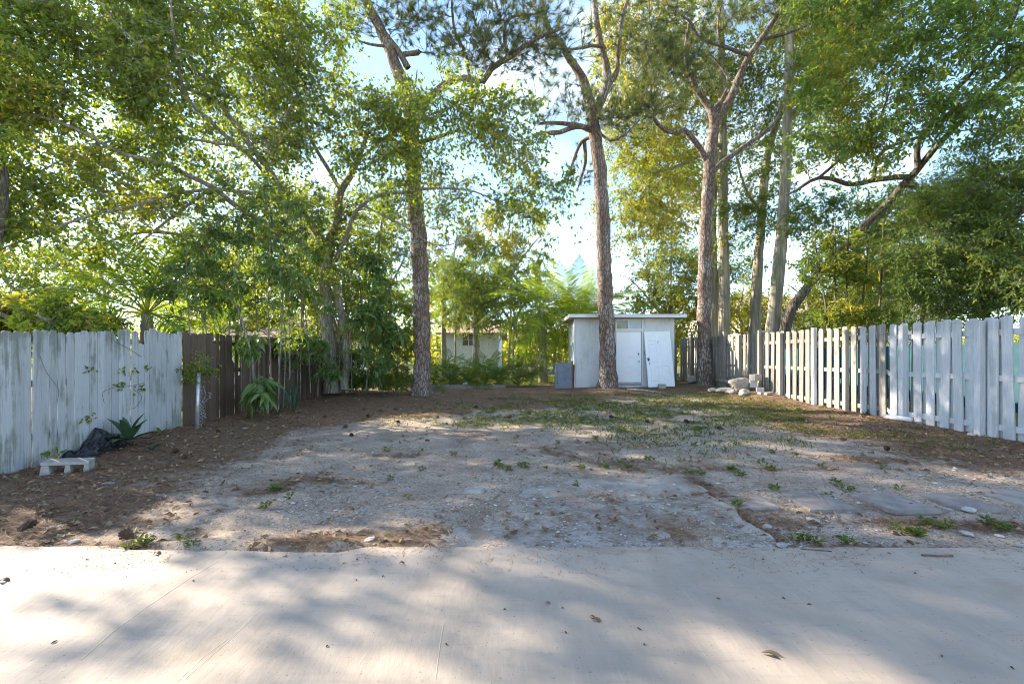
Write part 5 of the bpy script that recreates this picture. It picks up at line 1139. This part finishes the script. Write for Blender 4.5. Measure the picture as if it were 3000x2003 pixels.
# strap leaved plants, every leaf a part
def strap(name, label, cat, base, n, ln, wd, el, m, group=None, curl=.5, seed=1, twist=0):
    r_ = np.random.default_rng(seed); root = empty(name, base, label, cat, group)
    k = 8; t = np.linspace(0, 1, k); w_ = wd * np.array([.45, .7, .9, 1, .95, .8, .5, .04]) / 2
    x = np.cumsum(np.concatenate([[0], np.cos(curl * t[1:])])) * ln / k; z = -np.cumsum(np.concatenate([[0], np.sin(curl * t[1:] ** 1.5)])) * ln / k
    V = np.concatenate([np.stack([x, -w_, z + w_ * .35], -1), np.stack([x, 0 * x, z], -1), np.stack([x, w_, z + w_ * .35], -1)])
    i = np.arange(k - 1); Q4 = np.concatenate([np.stack([i, i + 1, i + k + 1, i + k], -1), np.stack([i + k, i + k + 1, i + 2 * k + 1, i + 2 * k], -1)])
    me = np_mesh('leaf', V, [Q4], True, rnd=np.full(len(Q4), .5)); me.materials.append(LM[m])
    for q in range(n):
        o = link('leaf', me, None, root); sc = r_.uniform(.75, 1.1); o.scale = (sc, sc, sc)
        e = el[0] + (el[1] - el[0]) * q / max(1, n - 1) + r_.uniform(-7, 7); az = q * 2.4 + r_.uniform(-.3, .3)
        o.rotation_euler = (Matrix.Rotation(az, 3, 'Z') @ Matrix.Rotation(-R(e), 3, 'Y') @ Matrix.Rotation(R(r_.uniform(-twist, twist)), 3, 'X')).to_euler()
        o.location = (math.cos(az) * .015, math.sin(az) * .015, 0)
    return root
p = G(378, 1308); strap('rosette_plant', 'rosette plant with long dark green strap leaves beside the black plastic', 'plant', (p.x, p.y, p.z + .10), 13, .50, .11, (78, 2), 'brom', curl=.5, seed=4)
p = G(445, 1320); strap('rosette_plant', 'single fallen rosette sprout on the brown litter', 'plant', (p.x, p.y, p.z + .02), 3, .25, .07, (40, 15), 'brom', curl=.6, seed=5)
p = G(470, 1275); strap('rosette_plant', 'tiny strap leaved seedling at the foot of the white fence', 'plant', (max(p.x, -6.25), p.y, p.z + .02), 4, .24, .05, (60, 20), 'grass', curl=.8, seed=6)
for k, (px, d, top) in enumerate(((560, 9.6, 700), (610, 9.9, 620), (665, 10.4, 560), (708, 10.3, 520), (760, 10.9, 540), (850, 11.4, 600), (880, 12.4, 560), (910, 12.9, 640), (1030, 14.4, 620), (1120, 15.2, 640), (1010, 15.6, 800))):
    dx = random.uniform(-25, 25); h_ = (1200 - top) * .42
    bushy('slim_sapling', 'slim leafy sapling in the thicket along the brown fence', 'sapling', gb_(px, 1180, d), [[(px, 1205 if d < 12 else 1150, d, .016), (px + dx * .3, 1000, d, .014), (px + dx, (top + 1000) / 2, d, .011), (px + dx * 1.2, top, d, .006)]],
          [('b', px - 60, px + 60, top - 40, top + h_, d - .3, d + .3, 10)] + ([] if 600 < px < 770 else [('b', px - 45, px + 45, top + h_, 1080, d - .3, d + .3, 6)]), .10, 7, 'mid' if k % 3 else 'glossy', 'midbark', .45, tl=.3, tw=6, big=False, group='slim saplings in the thicket along the brown fence')
for k, (px, py, n_, ln, lb) in enumerate(((752, 1215, 7, .85, 'clump of tall upright banded strap leaves at the brown fence'), (832, 1195, 4, .75, 'thin clump of upright strap leaves by the twin stemmed sapling'), (862, 1205, 5, .95, 'upright strap leaf clump nearest the aerial root tree'), (812, 1212, 4, .55, 'short curled strap leaf clump between the saplings'))):
    p = G(px, py); strap('snake_plant', lb, 'plant', (p.x, p.y, p.z), n_, ln, .065, (88, 72), 'brom', 'snake plants along the brown fence', curl=.12, seed=30 + k, twist=80)
for k, (px, py) in enumerate(((1300, 1150), (1330, 1138), (1630 - 170, 1128), (1580 - 90, 1122), (1815, 1128))):
    p = G(px, py); strap('spiky_plant', ['dark spiky plant at the right foot of the first pine', 'spiky dark plant in front of the timber kerb’s left end', 'spiky plant at the right end of the timber kerb', 'small spiky plant beyond the kerb’s right end', 'little spiky weed between the middle pine and shed door'][k], 'plant', (p.x, p.y, p.z), 11, .42 if k < 4 else .26, .04, (75, 10), 'darkpalm', 'small spiky plants', curl=.6, seed=60 + k)
# vine on the white fence
vr = None
for ln in ([(300, 1180), (296, 1150), (330, 1135), (380, 1130), (420, 1120)], [(110, 1040), (130, 1090), (165, 1140), (160, 1180)], [(330, 1000), (370, 1020), (410, 1045)], [(385, 1140), (410, 1160), (395, 1190), (370, 1200)]):
    q = [(LX + .03, yx(a, LX), CAMZ - (b - HZ) / F * yx(a, LX)) for a, b in ln]
    if vr is None: vr = empty('fence_vine', q[0], 'sparse creeping vine with a few leaves clinging to the white fence', 'vine')
    mb = MB(); mb.tube(spline([(*v, .003) for v in q], .05)[:, :3], .003, 4); o = mb.build('stem', M['darkbark'], vr, True); o.location = -vr.location
c = np.array([[LX + .035, yx(a, LX), CAMZ - (b - HZ) / F * yx(a, LX)] for a, b in ((255, 1080), (350, 1085), (385, 1085), (425, 1075), (345, 1130), (395, 1140), (245, 1225), (265, 1222), (140, 1325), (175, 1325), (150, 1330), (350, 1128), (410, 1130))])
p = np.repeat(c, 7, 0) + rng.normal(size=(len(c) * 7, 3)) * [.008, .05, .035]
V, Fc = leaves(p, rng.normal(size=p.shape) * [.3, 1, 1] + [0, 0, -.3], rng.normal(size=p.shape) * .3 + [1, 0, 0], .05 + .03 * rng.random(len(p)), .03 + .01 * rng.random(len(p)))
o = link('foliage', np_mesh('foliage', V, [Fc], False, rnd=np.repeat(rng.random(len(p)), 2)), LM['mid'], vr); o.location = -vr.location

# ------------------------------------------------------------------ ground cover, nobody could count it
def scatter(n, x0, x1, y0, y1, dens, near=True):
    k = 0; o = []
    while k < n:
        x = rng.uniform(x0, x1, 60000)
        y = 1 / (rng.uniform(1 / y1, 1 / y0, 60000)) if near else rng.uniform(y0, y1, 60000)
        ok = rng.random(60000) < dens(x, y); q = np.stack([x[ok], y[ok]], -1); o.append(q); k += len(q)
    o = np.vstack(o)[:n]; return o
def pad_mask(x, y): return (x > -.5) & (x < 1.9) & (y < 5.1)
# fallen pine needles
q = scatter(75000, -6.3, 7.35, 3.27, 16.6, lambda x, y: ((litter(x, y) ** 1.2) * .9 + .06 * (y > 4)) * np.where(pad_mask(x, y), .5, 1))
a = rng.normal(size=len(q)) * .9 + rng.choice([0, 3.14], len(q)); L = .07 + .12 * rng.random(len(q)); wd = (.0022 + .0006 * q[:, 1]) 
z = np.maximum(gz(q[:, 0], q[:, 1]), np.where(pad_mask(q[:, 0], q[:, 1]), gz0(q[:, 0], q[:, 1]) + .012, -9)) + .004 + .022 * rng.random(len(q)) * litter(q[:, 0], q[:, 1])
d = np.stack([np.cos(a), np.sin(a), rng.normal(size=len(q)) * .10], -1); s = np.stack([-np.sin(a), np.cos(a), 0 * a], -1) * wd[:, None] * .5
P0 = np.stack([q[:, 0], q[:, 1], z], -1)
V = np.stack([P0 - d * L[:, None] / 2 - s, P0 - d * L[:, None] / 2 + s, P0 + d * L[:, None] / 2 + np.array([0, 0, .004])], 1).reshape(-1, 3)
tag(link('fallen_needles', np_mesh('fallen_needles', V, [np.arange(len(V)).reshape(-1, 3)], False, rnd=rng.random(len(q))), LM['straw']), kind='stuff')
# needles and grit washed over the rim of the patio
q = np.stack([rng.uniform(-6.5, 6.5, 9000), 3.24 - .45 * rng.random(9000) ** 2.5], -1); q = q[rng.random(9000) < .12 + .5 * (fbm(q[:, 0], q[:, 1], .6, 210) > .55)]; q = q[q[:, 1] < edge_y(q[:, 0]) - .01]
a = rng.random(len(q)) * 6.28; L = .03 + .09 * rng.random(len(q)); nd = rng.random(len(q)) < .25; L = np.where(nd, L, .006 + .01 * rng.random(len(q)))
d = np.stack([np.cos(a), np.sin(a), 0 * a], -1); sw = np.stack([-np.sin(a), np.cos(a), 0 * a], -1) * np.where(nd, .0016, .004)[:, None]
P0 = np.stack([q[:, 0], q[:, 1], 0 * a + .002], -1); V = np.stack([P0 - d * L[:, None] / 2 - sw, P0 - d * L[:, None] / 2 + sw, P0 + d * L[:, None] / 2 + np.array([0, 0, .004])], 1).reshape(-1, 3)
tag(link('edge_litter', np_mesh('edge_litter', V, [np.arange(len(V)).reshape(-1, 3)], False, rnd=rng.random(len(q))), LM['straw']), kind='stuff')
# dead leaves
q = scatter(5200, -6.3, 7.35, 3.28, 16.6, lambda x, y: (litter(x, y) * .8 + .018) * np.where(pad_mask(x, y), .35, 1))
z = np.maximum(gz(q[:, 0], q[:, 1]), np.where(pad_mask(q[:, 0], q[:, 1]), gz0(q[:, 0], q[:, 1]) + .010, -9)) + .012
P0 = np.stack([q[:, 0], q[:, 1], z], -1); a = rng.random(len(q)) * 6.28
V, Fc = leaves(P0, np.stack([np.cos(a), np.sin(a), rng.normal(size=len(q)) * .2], -1), rng.normal(size=P0.shape) * .35 + [0, 0, 1], .045 + .06 * rng.random(len(q)) ** 2, .03 + .03 * rng.random(len(q)))
tag(link('leaf_litter', np_mesh('leaf_litter', V, [Fc], False, rnd=np.repeat(rng.random(len(q)), 2)), LM['litter']), kind='stuff')
# gravel and shell bits
q = scatter(20000, -6.3, 7.3, 3.27, 11, lambda x, y: np.clip(.1 + .9 * (fbm(x, y, .8, 160) > .52), 0, 1) * (1 - .75 * litter(x, y)))
sz = .004 + .009 * rng.random(len(q)) ** 3 + (rng.random(len(q)) < .02) * .014
oc = np.array([[1, 0, 0], [0, 1, 0], [-1, 0, 0], [0, -1, 0], [0, 0, .6], [0, 0, -.6]]); fo = np.array([[0, 1, 4], [1, 2, 4], [2, 3, 4], [3, 0, 4], [1, 0, 5], [2, 1, 5], [3, 2, 5], [0, 3, 5]])
a = rng.random(len(q)) * 6.28; ca, sa = np.cos(a), np.sin(a)
V = oc[None] * (.6 + .8 * rng.random((len(q), 6, 1))) * sz[:, None, None] * np.array([1.4, .9, .7])
V = np.stack([V[..., 0] * ca[:, None] - V[..., 1] * sa[:, None], V[..., 0] * sa[:, None] + V[..., 1] * ca[:, None], V[..., 2]], -1)
z = np.maximum(gz(q[:, 0], q[:, 1]), np.where(pad_mask(q[:, 0], q[:, 1]), gz0(q[:, 0], q[:, 1]) + .008, -9)) + sz * .2
V += np.stack([q[:, 0], q[:, 1], z], -1)[:, None]
tag(link('gravel', np_mesh('gravel', V.reshape(-1, 3), [(np.arange(len(q))[:, None, None] * 6 + fo[None]).reshape(-1, 3)], False, rnd=np.repeat(rng.random(len(q)), 8)), LM['gravel']), kind='stuff')
# grass and low weeds in the yard
def blades(q, h, wd, tilt=.5):
    a = rng.random(len(q)) * 6.28; L = h * (.5 + rng.random(len(q)))
    d = unit(np.stack([np.cos(a) * tilt, np.sin(a) * tilt, 1 + 0 * a], -1) * (.3 + rng.random((len(q), 1)))); s = np.stack([-np.sin(a), np.cos(a), 0 * a], -1) * (wd * (.7 + .6 * rng.random(len(q))))[:, None]
    P0 = np.stack([q[:, 0], q[:, 1], gz(q[:, 0], q[:, 1]) - .005], -1); m = P0 + d * L[:, None] * .6; tp = P0 + d * L[:, None] + np.stack([np.cos(a), np.sin(a), -.3 + 0 * a], -1) * L[:, None] * .3
    V = np.stack([P0 - s, P0 + s, m + s * .8, m - s * .8, tp], 1).reshape(-1, 3); i = np.arange(len(q))[:, None] * 5
    return V, [i + [0, 1, 2, 3], i + [3, 2, 4]]
q = scatter(21000, -3, 7.2, 4.6, 15.8, lambda x, y: grassy(x, y) ** 1.3)
wd = .0035 + .00055 * q[:, 1]; V, Fs = blades(q, .055, wd, .9)
rn = np.clip(rng.random(len(q)) * .8 + (fbm(q[:, 0], q[:, 1], .7, 180) - .4), 0, 1)
tag(link('grass', np_mesh('grass', V, [Fs[1], Fs[0]], False, rnd=np.concatenate([rn, rn])), LM['grass']), kind='stuff')
# lawn of the next lot
q = np.stack([rng.uniform(-9, 6, 16000), rng.uniform(18.6, 27, 16000)], -1); q = q[~((q[:, 0] > 2) & (q[:, 1] < 19.6))]
V, Fs = blades(q, .10, np.full(len(q), .014), .7); rn = np.clip(rng.random(len(q)) * .6 + .3, 0, 1)
tag(link('lawn_grass', np_mesh('lawn_grass', V, [Fs[1], Fs[0]], False, rnd=np.concatenate([rn, rn])), LM['grass']), kind='stuff')
# weeds: little leafy rosettes
wq = scatter(330, -2.5, 7, 4.3, 13, lambda x, y: grassy(x, y) * .8 + .012 * (y > 4.4))
ex = [onground(px, py) for px, py in ((800, 1440), (785, 1490), (820, 1435), (1475, 1370), (1520, 1365), (1540, 1370), (1485, 1378), (1460, 1360), (1700, 1375), (1760, 1372), (1850, 1375), (1900, 1350), (2010, 1390), (2060, 1395), (2180, 1395), (2150, 1378), (2270, 1378), (2450, 1420), (2480, 1435), (2260, 1440), (2160, 1490), (2360, 1590), (2340, 1592), (2500, 1598), (2630, 1560), (2670, 1565), (2700, 1575), (2740, 1545), (2770, 1560), (2900, 1540), (2920, 1550), (380, 1608), (405, 1612), (545, 1608), (2330, 1215), (2350, 1235), (2410, 1195), (2540, 1215))]
wq = np.vstack([wq, np.repeat(np.array([[e.x, max(e.y, 3.3)] for e in ex]), 2, 0) + rng.normal(size=(len(ex) * 2, 2)) * .03])
k = 16; c = np.repeat(wq, k, 0); a = rng.random(len(c)) * 6.28; hh = rng.random(len(c)) * .05
P0 = np.stack([c[:, 0] + np.cos(a) * .012, c[:, 1] + np.sin(a) * .012, gz(c[:, 0], c[:, 1]) + hh], -1)
V, Fc = leaves(P0, np.stack([np.cos(a), np.sin(a), .35 + .5 * rng.random(len(a))], -1), rng.normal(size=P0.shape) * .3 + [0, 0, 1], .03 + .04 * rng.random(len(a)), .013 + .012 * rng.random(len(a)))
tag(link('weeds', np_mesh('weeds', V, [Fc], False, rnd=np.repeat(np.clip(rng.random(len(a)) * .8, 0, 1), 2)), LM['grass']), kind='stuff')

# ------------------------------------------------------------------ small countable things
def cone_mesh():
    mb = MB(); L = .085; rows = 6
    mb.tube([(0, 0, 0), (L, 0, 0)], .012, 5)
    for r_ in range(rows):
        x = L * (.1 + .85 * r_ / rows); rr = .034 * math.sin(math.pi * (.22 + .72 * r_ / rows))
        for q in range(7):
            a = q * 6.28 / 7 + r_ * .45; c, s = math.cos(a), math.sin(a); c2, s2 = math.cos(a + .4), math.sin(a + .4); c1, s1 = math.cos(a - .4), math.sin(a - .4)
            mb.add([(x, .01 * c1, .01 * s1), (x, .01 * c2, .01 * s2), (x + .016, rr * c2 * .9, rr * s2 * .9), (x + .022, rr * 1.12 * c, rr * 1.12 * s), (x + .016, rr * c1 * .9, rr * s1 * .9)], [np.array([[0, 1, 2, 3, 4]])])
    return mb.mesh('pine_cone')
M['cone'] = mat('cone scales', (.13, .075, .045), (.07, .045, .03), 40, rough=.9)
cm = cone_mesh(); cm.materials.append(M['cone'])
cpos = [(1165, 1235), (1035, 1277), (1258, 1292), (1700, 1228), (1485, 1226), (945, 1225), (1085, 1222), (1310, 1200), (498, 1330), (525, 1345), (640, 1265), (865, 1225), (1120, 1205), (1390, 1195), (1555, 1215), (1890, 1235), (2020, 1240), (2120, 1260), (1235, 1210), (1005, 1255), (1165, 1200), (1060, 1200), (1280, 1225), (1340, 1185), (2480, 1290), (2605, 1320), (1800, 1225)]
for i, (px, py) in enumerate(cpos):
    p = G(px, py, .022); o = link('pine_cone', cm); o.location = p; s = random.uniform(.9, 1.3); o.scale = (s, s, s); o.rotation_euler = (random.random() * 6, random.uniform(-.4, .4), random.random() * 6)
    tag(o, 'fallen brown pine cone lying on the sandy yard', 'pine cone', 'pine cones scattered over the yard')
for (px, py, lb) in ((398, 1585, 'large pine cone at the patio edge where its rim is broken'), (50, 1562, 'pine cone in the litter at the near left corner by the patio')):
    p = G(px, py, .03); o = link('pine_cone', cm); o.location = (p.x, p.y, p.z); o.scale = (1.35,) * 3; o.rotation_euler = (0, -.3, random.random() * 6); tag(o, lb, 'pine cone')
# pale stones lying loose
st = [(315, 1418, .11, 'largest pale flat stone on the brown litter near the block'), (290, 1450, .05, None), (45, 1447, .06, None), (720, 1255, .11, 'flat pale stone on the litter below the saplings'), (960, 1265, .06, None), (1700, 1350, .05, None), (1625, 1450, .05, None), (1640, 1468, .06, None), (1705, 1449, .06, None), (1575, 1460, .04, None), (2065, 1452, .04, None), (2085, 1513, .05, 'whitish stone lying on the cracked concrete pad’s right half'), (2840, 1495, .13, 'big whitish stone in front of the last paver'), (2780, 1493, .07, None), (2690, 1470, .06, None), (2515, 1473, .06, None), (2380, 1525, .1, 'flat whitish stone in front of the second paver'), (2830, 1565, .1, 'pale flat stone near the right end of the patio edge'), (2290, 1598, .09, 'pale angular chip at the patio edge by the pad’s corner'), (2245, 1545, .1, 'grey lump at the crumbled corner of the concrete pad'), (2845, 1275, .17, 'flat white slab on the litter below the painted fence'), (2925, 1570, .07, None), (1085, 1583, .1, None), (180, 1540, .07, None), (150, 1545, .06, None), (215, 1588, .08, None), (2995, 1600, .08, None), (1545, 1180, .06, 'tiny white scrap on the litter behind the grass')]
for i, (px, py, s, lb) in enumerate(st):
    o = rock('pale_stone', G(px, max(py, 0), s * .08), (s * .62, s * .45, s * .17), 'palerock', 200 + i, lb or 'small pale stone lying loose on the yard ground', 'stone', 'pale stones scattered over the yard', rot=random.random() * 3, sub=2)
# curled dead leaves and bits on the patio
def dleaf(px, py, L, wd, rz, c, lb, grp='dead leaves on the patio'):
    n = 9; t = np.linspace(0, 1, n); w_ = wd * np.sin(np.pi * np.clip(t * .94 + .03, 0, 1)) ** .8 / 2
    V = np.concatenate([np.stack([t * L - L / 2, -w_, .004 + w_ * .55 + .01 * np.sin(t * 5)], -1), np.stack([t * L - L / 2, 0 * t, .003 + .006 * np.sin(t * 5)], -1), np.stack([t * L - L / 2, w_, .004 + w_ * .8], -1)])
    i = np.arange(n - 1); me = np_mesh('dead_leaf', V, [np.concatenate([np.stack([i, i + 1, i + n + 1, i + n], -1), np.stack([i + n, i + n + 1, i + 2 * n + 1, i + 2 * n], -1)])], True, rnd=np.full(2 * (n - 1), c))
    o = link('dead_leaf', me, LM['litter']); x, y = flat(px, py); o.location = (x, y, .001); o.rotation_euler = (0, 0, rz); return tag(o, lb, 'dead leaf', grp)
dleaf(2262, 1920, .085, .03, -.35, .4, 'largest tan dead leaf, nearest the camera on the patio’s right half')
dleaf(1747, 1818, .055, .026, -.4, .3, 'brown curled dead leaf in the middle of the patio')
dleaf(1735, 1808, .03, .015, .3, .45, 'small tan leaf fragment touching the curled brown leaf')
dleaf(1605, 1768, .03, .016, .2, .35, 'small reddish leaf bit up left of the curled brown leaf')
dleaf(12, 1703, .06, .035, .2, .05, 'dark shrivelled leaf at the left rim of the patio')
dleaf(462, 1623, .05, .03, 0, .3, 'shrivelled brown leaf near the broken patio rim')
dleaf(1177, 1650, .035, .02, .6, .05, 'dark little leaf on the patio left of centre')
mb = MB(); x, y = flat(2700, 1628); mb.tube([(x, y, .008), (x + .10, y - .012, .009), (x + .20, y - .012, .008)], .006, 6); tag(mb.build('twig', M['rustwood'], smooth=True), 'short brown twig lying on the patio near its right edge', 'twig')
mb = MB(); x, y = flat(2345, 1608); mb.tube([(x, y, .004), (x + .08, y - .02, .006), (x + .19, y - .04, .004)], .003, 5); tag(mb.build('twig', M['darkbark'], smooth=True), 'thin dark twig at the patio edge beside the pad’s corner', 'twig')
mb = MB(); p0 = G(2300, 1470, .03); p1 = G(2370, 1455, .07); p2 = G(2440, 1500, .02); S = spline([(*p0, .005), (*p1, .005), (*p2, .004), (*G(2455, 1530, .02), .003)], .05)
mb.tube(S[:, :3], .005, 5); tag(mb.build('twig', M['barewood'], smooth=True), 'pale curved vine stem arching over the second paver', 'twig')
bits = [(1120 + 0, 1690), (570, 1702), (1045, 1700), (1475, 1785), (150, 1885), (955, 1895), (1310, 1890), (1645, 1782), (1878, 1845), (1886, 1890), (1660, 1855), (2110, 1755), (2270, 1612), (2240, 1640), (2480, 1620), (2610, 1622), (2678, 1680), (2365, 1770), (2300, 1755), (340, 1650), (835, 1630), (1050, 1640), (250, 1640), (2970, 1960), (2760, 1925)]
for (px, py) in bits:
    x, y = flat(px, py); L = random.uniform(.012, .025); mb = MB(); a = random.random() * 3
    mb.tube([(x, y, .003), (x + L * math.cos(a) * .5, y + L * math.sin(a) * .5, .005), (x + L * math.cos(a), y + L * math.sin(a), .003)], [.002, .004, .0015], 5)
    tag(mb.build('bark_bit', M['cone'], smooth=True), 'tiny dark scrap of bark lying on the patio', 'bark scrap', 'tiny bark scraps on the patio')
